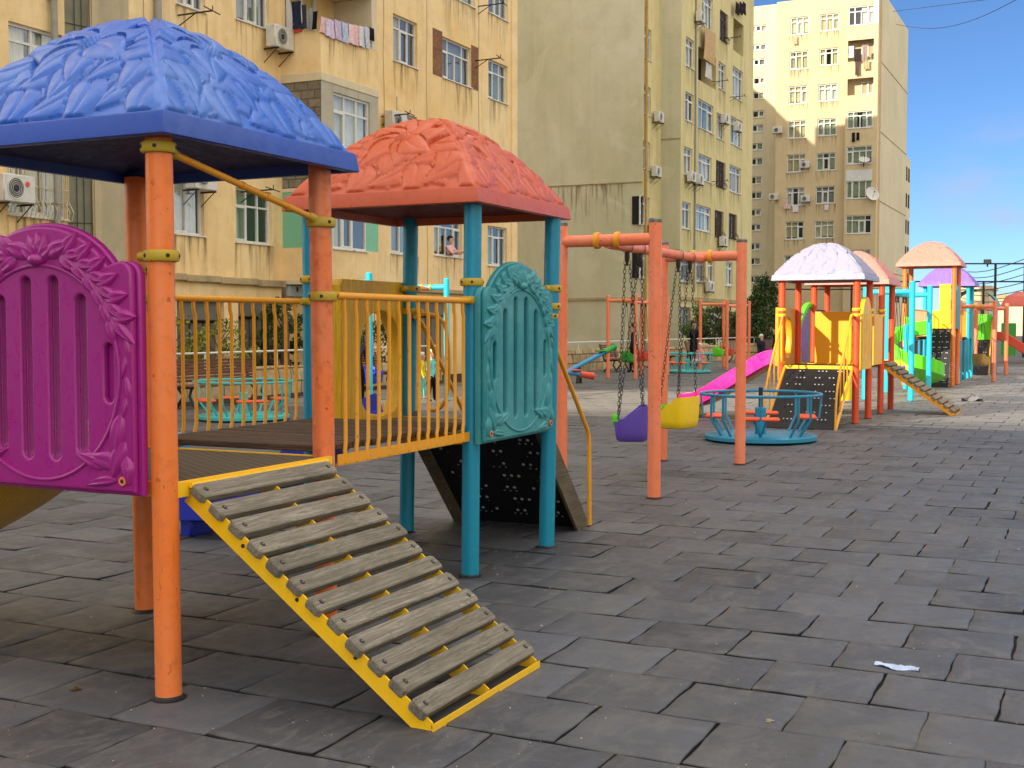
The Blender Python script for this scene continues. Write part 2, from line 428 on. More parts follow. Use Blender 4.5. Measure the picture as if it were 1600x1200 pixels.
def make_roof(name,parent,cx,cy,z0,half,h,mat,under,ns=110,nt=90,seed=1,fh=.095,rim=None):
    mb=MB(); zb=z0+fh; hd=half-.022
    t=np.linspace(0,1,nt); w=1-t; zz=h*(1-w**1.75)
    y=np.concatenate([[0],np.cumsum(np.hypot(np.diff(w*hd),np.diff(zz)))])
    s=np.linspace(-1,1,ns)
    Wg,Sg=np.meshgrid(w,s,indexing='ij'); Yg=np.repeat(y[:,None],ns,1); Zg=np.repeat(zz[:,None],ns,1)
    nx=h*1.75*np.maximum(Wg,1e-3)**.75; nz=np.full_like(nx,hd); nl=np.hypot(nx,nz); nx/=nl; nz/=nl
    k_=.68/half if half<.9 else 1
    for k in range(4):
        A=Sg*Wg*hd
        R=relief(A,Yg*(.95/y[-1]),seed*10+k)
        edge=np.minimum((1-np.abs(Sg))*Wg*hd/.022,1); edge=np.clip(edge,0,1); edge=edge*edge*(3-2*edge)
        R=R*edge*np.clip(Yg/.012,0,1)*np.clip((y[-1]-Yg)/.10,0,1)
        out=Wg*hd+R*nx; Z=zb+Zg+R*nz
        ca,sa=math.cos(k*PI/2),math.sin(k*PI/2)
        X=cx+out*ca-A*sa; Yw=cy+out*sa+A*ca
        mb.grid(X,Yw,Z,0,flip=False)
    # fascia: rounded lip, outer skirt, return and recessed lining
    def ring(r,z): return [(cx+r*a,cy+r*b,z) for a,b in ((1,1),(-1,1),(-1,-1),(1,-1))]
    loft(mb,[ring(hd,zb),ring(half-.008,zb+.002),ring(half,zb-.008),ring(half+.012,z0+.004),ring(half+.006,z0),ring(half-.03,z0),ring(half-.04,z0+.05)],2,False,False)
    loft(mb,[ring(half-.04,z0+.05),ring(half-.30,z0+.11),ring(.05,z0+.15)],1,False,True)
    o=mb.build(name,[mat,under,rim or mat],parent,ang=50,recalc=False)
    return o
def relief_panel(name,parent,mp,mat,scale=1.0,detail=True,label=None):
    """arched moulded panel, 1.05 wide and 1.135 high; mp(a,z,d) gives the world point, d outwards"""
    mb=MB(); n=20
    def outline(k):
        w=.525-k; o=[(-w,k),(w,k),(w,.86)]
        o+=[(w-.05+.05*math.cos(a),.90+.06*math.sin(a)) for a in [PI/2*i/5 for i in range(1,6)]]
        o+=[((.455-k)*math.cos(a),.765+(.37-k)*math.sin(a)) for a in [math.radians(30+120*i/n) for i in range(n+1)]]
        o+=[(-w+.05+.05*math.cos(a),.90+.06*math.sin(a)) for a in [PI/2+PI/2*i/5 for i in range(0,6)]]
        return o+[(-w,.86)]
    slots=[stadium(sg*.08,.115,.925,.041) for sg in (-1,1)]+[stadium(sg*.235,.145,.845,.041) for sg in (-1,1)]
    blind=[stadium(sg*.388,.37,.64,.036) for sg in (-1,1)]
    for (k,th,d0,hl) in ((0.0,.040,-.014,slots),(.018,.034,.022,slots+blind)):
        vs,fs=slab2d(outline(k),hl,th,.011,2)
        mb.add([mp(a,b,d0+c) for a,b,c in vs],fs)
    F=lambda a,z,h: mp(a,z,.040+h)
    if detail:
        rim=[(.452*math.cos(a),.50+.462*math.sin(a)) for a in [2*PI*i/60 for i in range(60)]]
        mb.tube([F(a,z,.0) for a,z in rim],.0085,8,closed=True)
        for sg in (-1,1):
            for i in range(6):                   # garland of broad leaves along the arch
                a=math.radians(74-9.2*i); x=.462*math.cos(a); z=.50+.525*math.sin(a)
                tg=a-PI/2
                for (da,L,W) in ((.85,.135,.040),(-.5,.13,.034),(.15,.17,.034)):
                    an=tg+da
                    if sg<0: an=PI-an
                    leafmesh(mb,F,sg*x,z,an,L,W,.024,curl=.18*sg)
            for i in range(4):                   # side tendrils
                leafmesh(mb,F,sg*.485,.66-.085*i,math.radians(-90+sg*(-1)**i*14),.10,.017,.015)
            for (x,z,a,L,W) in ((.46,.34,-112,.22,.042),(.48,.22,-128,.19,.044),(.46,.11,158,.21,.044),(.36,.10,148,.17,.036),(.43,.055,178,.17,.026),(.485,.16,-95,.12,.036)):
                leafmesh(mb,F,sg*x,z,math.radians(a if sg>0 else 180-a),L,W,.025,curl=.2*sg)
        for a_ in (-58,-25,25,58,0): leafmesh(mb,F,.0,.985,math.radians(90+a_),.12,.036,.028)
        for sg in (-1,1): leafmesh(mb,F,sg*.04,1.005,math.radians(90-sg*72),.17,.042,.028)
        mb.ball(F(0,.985,.0),.035,0,12,(1.25,1.25,.8))
    o=mb.build(name,mat,parent,ang=44)
    for sg in (-1,1):
        bm=MB(); p=[mp(sg*.465,.055,.040+e) for e in (0,.012)]
        bm.tube(p,.019,12); bm.tube([p[1],mp(sg*.465,.055,.0535)],.009,8,1)
        bm.build('bolt_cap',[M_PK,M_BOLT],o)
    return o
def make_clamp(parent,x,y,z,mat=None,lug=None,r=.058,h=.05):
    mb=MB(); mat=mat or M_CL
    mb.lathe([(r+.002,-h/2),(r+.013,-h/2+.004),(r+.017,-h/4),(r+.017,h/4),(r+.013,h/2-.004),(r+.002,h/2)],(x,y,z),24,0,False)
    a0=math.atan2(lug[1],lug[0]) if lug else 0
    for a in (a0+1.2,a0-1.2,a0+PI-.5,a0+PI+.5):
        cx,cy=x+(r+.017)*math.cos(a),y+(r+.017)*math.sin(a)
        d=Vector((math.cos(a),math.sin(a),0)); p=Vector((cx,cy,z))
        mb.tube([p-d*.004,p+d*.0015],.009,8,1)
    if lug:
        d=Vector((lug[0],lug[1],lug[2] if len(lug)>2 else 0)).normalized(); p=Vector((x,y,z))+d*(r+.005)
        mb.tube([p,p+d*.03,p+d*.055],[.026,.023,.019],10,0)
    return mb.build('clamp',[mat,M_BOLT],parent)
def make_post(parent,x,y,h,mat,top=(0,0),r=.056,seg=24,name='post'):
    mb=MB(); T=Vector((x+top[0],y+top[1],h))
    mb.tube([(x,y,-.05),T],r,seg)
    mb.lathe([(r+.020,.0165),(r+.012,.019),(r+.004,.021),(r,.030)],(x,y,0),seg,1,False)
    return mb.build(name,[mat,M_DARK],parent)
def make_railing(parent,p0,p1,z0,z1,nb,mat,name='railing',frame=True):
    """tube rail between two points, round bars with flattened, kinked ends"""
    mb=MB(); P0=Vector(p0);P1=Vector(p1); d=(P1-P0).normalized(); nrm=Vector((-d.y,d.x,0))
    A=Vector((P0.x,P0.y,z1));B=Vector((P1.x,P1.y,z1)); mb.tube([A,B],.019,12)
    o=mb.build(name,mat,parent)
    if frame:
        mb=MB()
        lo=[Vector((P0.x,P0.y,z0)),Vector((P1.x,P1.y,z0))]
        M=Matrix.Translation((lo[0]+lo[1])/2)@Matrix.Rotation(math.atan2(d.y,d.x),4,'Z')
        L=(lo[1]-lo[0]).length
        mb.box(-L/2,L/2,-.003,.003,-.028,.028,0,0,M); mb.box(-L/2,L/2,-.003,.03,-.030,-.026,0,0,M)
        for k in (.2,.5,.8): mb.tube([lo[0].lerp(lo[1],k)+nrm*-.002,lo[0].lerp(lo[1],k)+nrm*-.009],.006,8)
        mb.build('bottom_rail',mat,o)
    for i in range(nb):
        p=P0.lerp(P1,(i+.7)/(nb+.4)); bm=MB(); jx=random.uniform(-.004,.004)
        x,y=p.x,p.y; k=d*(.011+jx)
        zt=z1-.012
        bm.tube([(x-k.x,y-k.y,z0-.02),(x-k.x,y-k.y,z0+.05),(x,y,z0+.085),(x,y,zt-.085),(x-k.x,y-k.y,zt-.05),(x-k.x,y-k.y,zt)],[.0112,.0112,.0108,.0108,.0112,.0112],8)
        bm.build('baluster',mat,o)
    return o
def wood_ramp(parent,u0,u1,v0,z0,v1,z1,nplank,mat,plankmat,nstr=3):
    """sloped walk of planks on notched flat-bar stringers; runs from (v0,z0) down to (v1,z1)"""
    d=Vector((0,v1-v0,z1-z0)); L=d.length; d.normalize(); nrm=Vector((1,0,0)).cross(d)
    if nrm.z<0: nrm=-nrm
    mb=MB(); P=Vector((0,v0,z0))
    def W(x,s,n): q=P+d*s+nrm*n; return (x,q.y,q.z)
    sp=L/nplank; pw=sp*.71
    for i in range(nstr):
        x=u0+.014+(u1-u0-.028)*i/(nstr-1)
        prof=[(0,-.078),(L+.02,-.078),(L+.02,-.02)]
        for k in range(nplank,0,-1):
            s=k*sp-sp*.125
            prof+=[(s+.024,-.018),(s+.017,.004),(s-.017,.004),(s-.024,-.018)]
        prof+=[(0,-.018)]
        mb.prism(prof,lambda a,b:W(x-.004,a,b),lambda a,b:W(x+.004,a,b))
        for k in (2.9,5.7,8.6):
            if i==0: mb.tube([W(x-.004,k*sp,-.03),W(x-.008,k*sp,-.03)],.009,8,1)
    mb.box(u0,u1,v1-.012,v1+.016,z1-.045,z1-.039,0); mb.box(u0,u1,v1-.014,v1-.009,z1-.045,z1-.0,0)
    mb.tube([W(u0-.01,-.002,.012),W(u1+.01,-.002,.012)],.012,8)
    o=mb.build('access_ramp',[mat,M_BOLT],parent)
    for k in range(nplank):
        bm=MB(); s0=k*sp+.004+random.uniform(-.002,.002); x0=u0-.004+random.uniform(-.012,.012); x1=u1+.004+random.uniform(-.014,.014)
        c=.014; tp=random.uniform(-.003,.003); th=.042
        ol=[(x0+c,s0),(x1-c,s0),(x1,s0+c*.9),(x1,s0+pw-c*.9),(x1-c,s0+pw),(x0+c,s0+pw),(x0,s0+pw-c*.9),(x0,s0+c*.9)]
        def ins(e): 
            cx,cy=(x0+x1)/2,s0+pw/2
            return [(a-math.copysign(e,a-cx),b-math.copysign(e,b-cy)) for a,b in ol]
        org=W((x0+x1)/2,s0,0)
        rings=[[W(a,b,-.016) for a,b in ins(.002)],[W(a,b,-.012) for a,b in ol],[W(a,b,th-.016-.005+tp) for a,b in ol],[W(a,b,th-.016+tp) for a,b in ins(.005)]]
        loft(bm,rings)
        for xx in (x0+.05,x1-.05):
            bm.tube([W(xx,s0+pw*.5,th-.0165+tp),W(xx,s0+pw*.5,th-.0145+tp)],.0125,10,1)
            bm.tube([W(xx,s0+pw*.5,th-.0150+tp),W(xx,s0+pw*.5,th-.0125+tp)],.006,8,2)
        bm.build('plank',[plankmat,M_BOLT,M_STEEL],o,ang=30)
    return o
def climb_plate(parent,u_top,v0,v1,z_top,u_bot,z_bot,mat=None,rows=8,name='climbing_plate'):
    """black rubber climbing plate with rows of finger holes, board sides"""
    mat=mat or M_BLK
    d=Vector((u_bot-u_top,0,z_bot-z_top)); L=d.length; d.normalize(); nrm=Vector((0,1,0)).cross(d)
    if nrm.z<0: nrm=-nrm
    w=abs(v1-v0); holes=[]
    for r in range(rows):
        y=L*(r+.7)/(rows+.6)
        xs=[.12,.17,.22,.42,.47,.52,.72,.77,.82] if r%2 else [.30,.55,.80]
        if r%2==0: xs=[.2,.45,.7,.86]
        for x in xs: holes.append(circle(x*w,y,.0135 if r%2 else .011,8))
    vs,fs=slab2d([(0,0),(w,0),(w,L),(0,L)],holes,.016,.003,1)
    P=Vector((u_top,min(v0,v1),z_top)); mb=MB()
    mb.add([P+Vector((0,a,0))+d*b+nrm*c for a,b,c in vs],fs)
    o=mb.build(name,mat,parent)
    for r in range(rows):
        y=L*(r+.35)/(rows+.6)
        for x in ((.14,.2,.26,.42,.48,.66,.72,.78) if r%2 else (.1,.16,.34,.40,.46,.70,.76,.9)):
            if random.random()<.15: continue
            q=P+Vector((0,x*w,0))+d*y; bm=MB(); bm.tube([q-nrm*.0125,q+nrm*.0125],.0125,8)
            bm.build('stud',plain('pale_rubber_stud',(196,194,188),.6,.3,20,0),o)
    return o,P,d,nrm,L,w
def stair_boards(o,P,d,nrm,L,w,mat):
    for y in (-.02,w+.02):
        bm=MB(); pr=[(0,-.11),(L+.03,-.11),(L+.06,.0),(L-.02,.07),(0,.07)]
        bm.prism(pr,lambda a,b:P+Vector((0,y-.012,0))+d*a+nrm*b,lambda a,b:P+Vector((0,y+.012,0))+d*a+nrm*b)
        bm.build('side_board',mat,o)
def handrail(parent,path,mat,r=.017,name='handrail'):
    mb=MB(); mb.tube(smooth_path(path,5) if len(path)>2 else path,r,10); return mb.build(name,mat,parent)
def slide(parent,path,lat,w,h,mat,name='slide'):
    mb=MB(); sweep(mb,chute(w,h),smooth_path(path,7),lat); return mb.build(name,mat,parent,ang=50)
# ------------------------------------------------------------------ ground
def mat_tiles(name='rubber_tiles',far=False):
    t=NT(name); v=t.coord('Object'); 
    at=t.n('ShaderNodeAttribute'); at.attribute_name='tint'
    n=t.noise(v,1.3,6,.62,.5); n2=t.noise(v,9,6,.7); n3=t.noise(v,180,2,.6); n4=t.noise(v,.35,4,.6)
    n6=t.noise(t.coord('Object',(2.0,9,1)),1.4,5,.65,.6)
    base=t.mix(t.ramp(at.outputs['Fac'],[(0,0.0),(1,1.0)]),lin(54,55,60),lin(84,86,92))
    base=t.mix(t.ramp(n,[(.40,0.0),(.72,.6)]),base,lin(90,90,92))
    base=t.mix(t.ramp(n6,[(.54,0.0),(.76,.55)]),base,lin(112,108,103))
    base=t.mix(t.ramp(n2,[(.55,0.0),(.8,.5)]),base,lin(46,46,49))
    base=t.mix(t.ramp(n4,[(.46,0.0),(.64,.45)]),base,lin(80,77,72))
    base=t.mix(t.ramp(t.noise(v,2.6,6,.7,1.2),[(.5,0.0),(.62,.4)]),base,lin(102,101,99))
    base=t.mix(t.ramp(t.noise(v,28,3,.6),[(.62,0.0),(.72,.25)]),base,lin(120,118,114))
    ea=t.n('ShaderNodeAttribute'); ea.attribute_name='joint_dirt'
    jd=t.mix(t.ramp(t.noise(v,4,3,.6),[(.52,0.0),(.62,1.0)]),lin(26,26,27),lin(74,72,52))
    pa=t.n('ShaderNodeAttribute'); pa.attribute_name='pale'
    base=t.mix(t.math('MULTIPLY',pa.outputs['Fac'],t.ramp(n,[(.25,.75),(.6,.98)])),base,t.mix(n2,lin(136,131,124),lin(108,104,99)))  # sunlight painted in as a lighter tile colour
    base=t.mix(t.math('MULTIPLY',t.math('POWER',ea.outputs['Fac'],1.6),.85),base,jd)
    b=t.bump(t.math('ADD',t.math('MULTIPLY',n3,.6),n2),.35,.006)
    t.bsdf(base,t.ramp(n2,[(.3,.46),(.7,.74)]),b,.5)
    return t.m
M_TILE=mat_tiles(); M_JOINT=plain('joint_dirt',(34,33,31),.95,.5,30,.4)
def tile_field():
    mb=MB(); tint=[]; pale=[]; edge=[]
    T=.5
    r=random.Random(3)
    for iu in range(-1,140):
        u0=5.70-4.0+iu*T
        if u0>62: break
        off=(.0 if iu%2==0 else .25)
        for iv in range(-40,46):
            v0=1.081-.5*iv+off
            uc,vc=u0+T/2,v0-T/2
            X=uc*_st-vc*_ct; Y=uc*_ct+vc*_st
            if Y<1.0 or Y>46 or abs(X)>.50*Y+4.5 or vc>15.6: continue
            far_=abs(X)>.48*Y+.8
            n=8 if Y<9 else (5 if Y<18 else 2)
            a=T/2-.0052*r.uniform(.6,1.6); bb=T/2-.0026*r.uniform(.4,2.0)
            tx,ty=r.gauss(0,.003),r.gauss(0,.003); cu=abs(r.gauss(.002,.002)); h0=r.uniform(.0125,.0155); rot=r.gauss(0,.008); du,dv=r.gauss(0,.003),r.gauss(0,.003)
            tn=r.random(); k0=len(mb.v)
            ph=r.uniform(0,6)
            vs=[];fs=[]; ed=[]
            K=[-1,-.95,-.62,-.2,.2,.62,.95,1] if Y<18 and not far_ else [-1,-.91,.91,1]; K2=[-1,-.972,-.62,-.2,.2,.62,.972,1] if Y<18 and not far_ else [-1,-.95,.95,1]
            n=len(K)-1
            for i in range(n+1):
                for j in range(n+1):
                    p=K[i]; q=K2[j]
                    z=h0+tx*p*.5+ty*q*.5+cu*(abs(p)**4+abs(q)**4)*.6+.0012*math.sin(3*p+ph)*math.sin(2.5*q+ph)
                    wob=.0035*math.sin(5*q+ph)
                    x=p*a+wob*abs(p)**3*(1 if p>0 else -1); y=q*bb+.0035*math.sin(5*p+ph*2)*q*abs(q)
                    e=abs(p)>.999 or abs(q)>.999
                    if e: z-=.005
                    ed.append(1.0 if e else 0.0)
                    vs.append((uc+du+x-y*rot,vc+dv+y+x*rot,z))
            for i in range(n):
                for j in range(n): fs.append((i*(n+1)+j,(i+1)*(n+1)+j,(i+1)*(n+1)+j+1,i*(n+1)+j+1))
            per=[i*(n+1) for i in range(n+1)]+[n*(n+1)+j for j in range(1,n+1)]+[i*(n+1)+n for i in range(n-1,-1,-1)]+[j for j in range(n-1,0,-1)]
            b=len(vs)
            for k in per: vs.append((vs[k][0],vs[k][1],-.012))
            m=len(per); ed+=[1.0]*m; edge.extend(ed)
            for k in range(m): fs.append((per[k],per[(k+1)%m],b+(k+1)%m,b+k))
            mb.add(vs,fs); tint.extend([tn]*len(vs)); pale.extend([1.0 if (uc>19.75 and (vc<7.2 or uc<27.6) and uc<62) else 0.0]*len(vs))  # tiles painted lighter where the sun falls, lifting the lit strip and right yard
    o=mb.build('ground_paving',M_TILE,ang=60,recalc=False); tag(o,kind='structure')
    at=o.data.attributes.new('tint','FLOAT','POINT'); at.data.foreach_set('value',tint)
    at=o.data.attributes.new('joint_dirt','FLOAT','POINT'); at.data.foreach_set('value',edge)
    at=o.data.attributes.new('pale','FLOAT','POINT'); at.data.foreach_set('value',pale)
    return o
tile_field()
_g=MB(); _g.box(-70,700,-300,300,-.06,-.004); tag(_g.build('ground',M_JOINT),kind='structure')
def far_ground():
    t=NT('asphalt_yard'); v=t.coord('Object'); n=t.noise(v,.3,6,.6); n2=t.noise(v,6,5,.6)
    t.bsdf(t.mix(n2,t.mix(n,lin(96,94,92),lin(70,69,68)),lin(110,106,100)),.9,t.bump(n2,.2,.01),.2); return t.m
_g=MB(); _g.box(44,400,-120,15.4,-.02,.012); tag(_g.build('yard_pavement',far_ground()),kind='structure')
# ------------------------------------------------------------------ the near play structure
ps=thing('play_structure','nearest play structure with a blue and an orange flower roof joined by a bridge','play structure',(5.97,4.13,0))
rt=Vector((_st,-_ct))
for nm,(x,y,lx,m,h) in dict(P1=(4.006,3.53,-.011,M_OR,2.40),P2=(5.19,3.53,-.02,M_ORG,2.40),P3=(5.19,4.73,-.025,M_OR,2.40),P4=(4.006,4.73,0,M_OR,2.40),
        B=(6.80,3.54,.022,M_TEAL,2.40),Cc=(7.93,3.515,.045,M_TEAL,2.40),D=(8.05,4.74,.045,M_TEAL,2.40),E=(6.80,4.73,.0,M_TEAL,2.40)).items():
    make_post(ps,x,y,h,m,(rt.x*lx,rt.y*lx))
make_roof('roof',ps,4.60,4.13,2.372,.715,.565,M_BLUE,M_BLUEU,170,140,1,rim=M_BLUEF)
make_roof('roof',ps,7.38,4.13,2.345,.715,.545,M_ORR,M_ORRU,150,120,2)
# clamps with lugs towards what they hold
for (x,y,z,l) in ((4.0,3.54,2.335,(1,0,-.15)),(4.003,3.535,1.886,(0,1)),(5.18,3.54,2.113,(-1,0,.25)),(5.185,3.535,1.742,(1,0)),(5.19,4.73,1.745,(1,0)),(5.19,4.73,1.9,(-1,0)),
    (6.81,3.53,1.864,(1,0)),(6.81,3.53,1.752,(-1,0)),(7.95,3.485,1.854,(-1,0)),(7.95,3.49,1.728,(-1,0)),(6.8,4.73,1.752,(-1,0)),(6.8,4.73,1.9,(1,0)),(8.08,4.71,1.87,(-1,0)),(4.006,4.73,1.886,(0,-1)),(8.07,4.72,1.70,(0,-1)),(7.945,3.505,1.66,(0,1))):
    make_clamp(ps,x,y,z,None,l)
mb=MB(); A=Vector((4.06,3.535,2.325)); B_=Vector((5.13,3.54,2.128)); mb.tube([A,B_],.0155,12)
for k in (.45,.62,.78): mb.tube([A.lerp(B_,k),A.lerp(B_,k+.02)],.019,12)
mb.build('brace_bar',M_YEL,ps)
# decks
mb=MB(); mb.box(4.03,5.17,3.50,4.76,.895,.928,0,.004)
mb.build('deck',M_DECK,ps)
mb=MB()
for a in ((4.0,5.2,3.482,3.50),(4.0,5.2,4.76,4.778)): mb.box(a[0],a[1],a[2],a[3],.868,.936,0,.002)
for a in ((4.01,4.028),(5.172,5.19)): mb.box(a[0],a[1],3.50,4.76,.868,.934,0,.002)
mb.build('deck_frame',M_YEL2,ps)
for i in range(17):
    mb=MB(); u=5.215+i*.0945; mb.box(u,u+.086,3.56,4.70,.945+random.uniform(-.002,.002),.98+random.uniform(-.002,.002),0,.006)
    mb.build('bridge_plank',M_DECKW,ps)
mb=MB()

mb=MB(); mb.box(6.82,7.95,3.56,4.72,.88,.905,0,.004); mb.build('deck',M_DECK,ps)
mb=MB()
for y in (3.50,4.745): mb.box(6.80,7.95,y,y+.016,.845,.912,0,.002)
for x in (6.80,7.955): mb.box(x,x+.016,3.52,4.74,.845,.911,0,.002)
mb.build('deck_frame',M_YEL,ps)
make_railing(ps,(5.255,3.50,0),(6.735,3.51,0),.905,1.747,13,M_YEL)
make_railing(ps,(5.255,4.755,0),(6.735,4.755,0),.93,1.752,13,M_YEL)
# panels
mp1=lambda a,z,d: (3.925-d,4.113-a,.893+z)
relief_panel('arched_panel',ps,mp1,M_PUR)['label']='purple arched panel with moulded leaves'
mp2=lambda a,z,d: (7.277+a,3.445-d,.866+z)
relief_panel('arched_panel',ps,mp2,M_TPAN)['label']='teal arched panel with moulded leaves'
# golden panel with an arched hole, behind the orange tower
hole=[(-.27,.16),(-.2,.08),(0,.05),(.2,.08),(.27,.16),(.29,.45)]+[(.29*math.cos(a),.56+.28*math.sin(a)) for a in [PI*i/14 for i in range(0,15)]]+[(-.29,.45)]
vs,fs=slab2d([(-.52,0),(.52,0),(.52,1.0),(.49,1.035),(-.49,1.035),(-.52,1.0)],[hole],.12,.012,2)
mb=MB(); mb.add([(7.70+a,4.80+c,.872+b) for a,b,c in vs],fs); o=mb.build('slide_entry_panel',M_GRAIN,ps); o['label']='golden wood-grain panel with an arched hole'
# royal blue slide behind, dropping away from the entry
slide(ps,[(7.55,4.78,.92),(7.54,4.93,.84),(7.47,5.35,.42),(7.38,5.8,.2),(7.33,6.3,.17)],(1,0,0),.26,.17,M_DBL)['label']='royal blue slide'
mb=MB(); mb.box(7.17,7.45,6.08,6.2,0,.17,0,.02); mb.build('slide_foot',M_DBL,ps)
# brown-yellow slide at the back of the blue tower
slide(ps,[(4.52,4.68,.88),(4.52,4.85,.80),(4.52,5.2,.60),(4.52,6.0,.25),(4.52,6.6,.12)],(1,0,0),.30,.2,M_GRAIN)['label']='golden wood-grain slide'
# black climbing plate and rails at the far end
o,P,d,nrm,L,w=climb_plate(ps,7.98,3.60,4.62,.90,8.80,.02,rows=8)
stair_boards(o,P,d,nrm,L,w,M_STRG)
for y in (3.585,4.62):
    handrail(ps,[(7.99,y,1.66),(8.10,y,1.60),(8.35,y,1.33),(8.80,y,.86),(8.90,y,.74),(8.92,y,.55),(8.93,y,.02)],M_YEL)
mb=MB(); pts=smooth_path([(8.06,4.66,1.66),(8.06,4.55,1.68),(8.06,4.42,1.62),(8.06,4.38,1.45),(8.06,4.38,1.12),(8.06,4.44,.98),(8.06,4.55,.95)],5); mb.tube(pts,.015,8); mb.build('grab_loop',M_YEL,ps)
wood_ramp(ps,4.10,5.11,3.475,.905,2.31,.045,12,M_YEL2,M_PLANK)
# ------------------------------------------------------------------ swings
def swing_frame(label,x,y,L,D,hb,ht,mat,beam,cl,group,r=.06,seg=16,name='playground_swing',cols=True,Lp=None):
    s=thing(name,label,'swing frame',(x+L/2,y+D/2,0),group)
    for i,(px,py) in enumerate(((x,y),(x+L,y),(x+L,y+D),(x,y+D))):
        make_post(s,px,py,ht,mat,r=r,seg=seg)
        mb=MB(); mb.lathe([(r*1.02,ht-.03),(r*1.03,ht-.002),(r*.8,ht+.012),(0.001,ht+.016)],(px,py,0),seg); mb.build('post_cap',M_STEEL if seg>12 else mat,s)
    for px in (x,x+L):
        mb=MB(); mb.tube([(px,y+r*.6,hb),(px,y+D-r*.6,hb)],r*.92,seg)
        mb.build('cross_bar',mat,s)
    mb=MB(); mb.tube([(x,y+D/2,hb-.03),(x+L,y+D/2,hb-.03)],r*.8,seg); mb.build('beam',beam,s)
    for px in (x,x+L):
        for e in (-.10,.10):
            mb=MB(); M=Matrix.Translation((px,y+D/2+e,hb))@Matrix.Rotation(PI/2,4,'X')
            mb.lathe([(r*.93,-.025),(r*1.25,-.022),(r*1.3,0),(r*1.25,.022),(r*.93,.025)],(0,0,0),seg,0,False,M)
            mb.build('clamp',cl,s)
    return s
def chain(mb,p,q,r=.0052,link=.042,full=True):
    P=Vector(p);Q=Vector(q); L=(Q-P).length; n=max(int(L/link),1); d=(Q-P)/n; u=d.normalized()
    a=u.cross(Vector((0,1,0))).normalized(); b=u.cross(a)
    if not full: mb.tube([P,Q],r*1.25,6); return
    for i in range(n):
        c=P+d*(i+.5); x=a if i%2 else b; hl=link*.62; w=.0125
        mb.tube([c-u*hl*.6-x*w,c+u*hl*.6-x*w,c+u*hl-x*w*.3,c+u*hl+x*w*.3,c+u*hl*.6+x*w,c-u*hl*.6+x*w,c-u*hl+x*w*.3,c-u*hl-x*w*.3],r*.62,5,closed=True)
def rrect(w,d,n=36,e=6.0):
    o=[]
    for i in range(n):
        a=2*PI*i/n; c,s_=math.cos(a),math.sin(a)
        o.append((w/2*math.copysign(abs(c)**(2/e),c),d/2*math.copysign(abs(s_)**(2/e),s_)))
    return o
def bucket_seat(label,cx,cy,z,hb,x1,x2,mat,guard,group,rz=0.0,full=True,name='toddler_swing',k_=.86):
    """toddler bucket: back higher than front, guard block across, four chains from two hangers"""
    s=thing(name,label,'swing seat',(cx,cy,z),group)
    ca,sa=math.cos(rz),math.sin(rz)
    def T(a,b,c): return (cx+k_*(a*ca-b*sa),cy+k_*(a*sa+b*ca),z+k_*c)
    mb=MB(); rings=[]
    for (zz,w,d,k) in ((0.0,.40,.29,0),(.02,.46,.345,0),(.10,.485,.375,0),(.20,.50,.39,.3),(.31,.505,.395,1)):
        rings.append([T(a,b,zz+k*(.0+.09*(1 if b>0 else -.9)*min(abs(b)/.1,1)) - (.05*k if abs(a)<.12 and b<0 else 0)) for a,b in rrect(w,d)])
    top=[(p[0],p[1],p[2]) for p in rings[-1]]
    inner=[T(a,b,.31+(.0+.09*(1 if b>0 else -.9)*min(abs(b)/.1,1))-.006-(.05 if abs(a)<.12 and b<0 else 0)) for a,b in rrect(.455,.345)]
    rings+= [inner,[T(a,b,.08) for a,b in rrect(.40,.28)]]
    loft(mb,rings); mb.build('seat',mat,s,ang=50)
    mb=MB()
    for e in (-.10,.10):
        loft(mb,[[T(e+a,-.185+b,c) for a,b in rrect(.07,.07,16)] for c in (.18,.20,.27,.29)])
    loft(mb,[[T(c,-.185+a,.25+b) for a,b in rrect(.05,.05,14)] for c in (-.20,-.19,.19,.20)])
    mb.build('guard_block',guard,s,ang=50)
    fl=-1 if ca<0 else 1
    for (hx,sx) in ((x1,-.22*fl),(x2,.22*fl)):
        for (sy,hy) in ((-.15,-.02*fl),(.13,.02*fl)):
            mb=MB(); chain(mb,(hx,cy+hy,hb-.13),T(sx,sy,.30 if sy>0 else .26),full=full); mb.build('chain',M_CHAIN,s)
        mb=MB(); mb.lathe([(.001,.09),(.024,.08),(.027,.03),(.02,0),(.010,-.05),(.001,-.055)],(hx,cy,hb-.13),12); mb.lathe([(.062,-.012),(.066,0),(.062,.012)],(hx,cy,hb),14,0,False,Matrix.Rotation(PI/2,4,'Y')@Matrix.Identity(4))
        mb.build('hanger',M_CHAIN,s)
    return s
sf=swing_frame('salmon-orange swing frame with yellow clamps beside the teal climbing tower',10.592,3.62,2.99,.925,2.375,2.55,M_PK,M_PK,M_YEL,None)
bucket_seat('violet toddler swing seat with green guard hanging beside a yellow one',11.26,4.08,.47,2.345,11.11,11.476,M_VIO,M_GRN,'front swing seats',PI+.35)
bucket_seat('yellow toddler swing seat with green guard hanging beside a violet one',12.74,4.08,.48,2.345,12.70,13.12,M_YELP,M_GRN,'front swing seats',PI-.2)
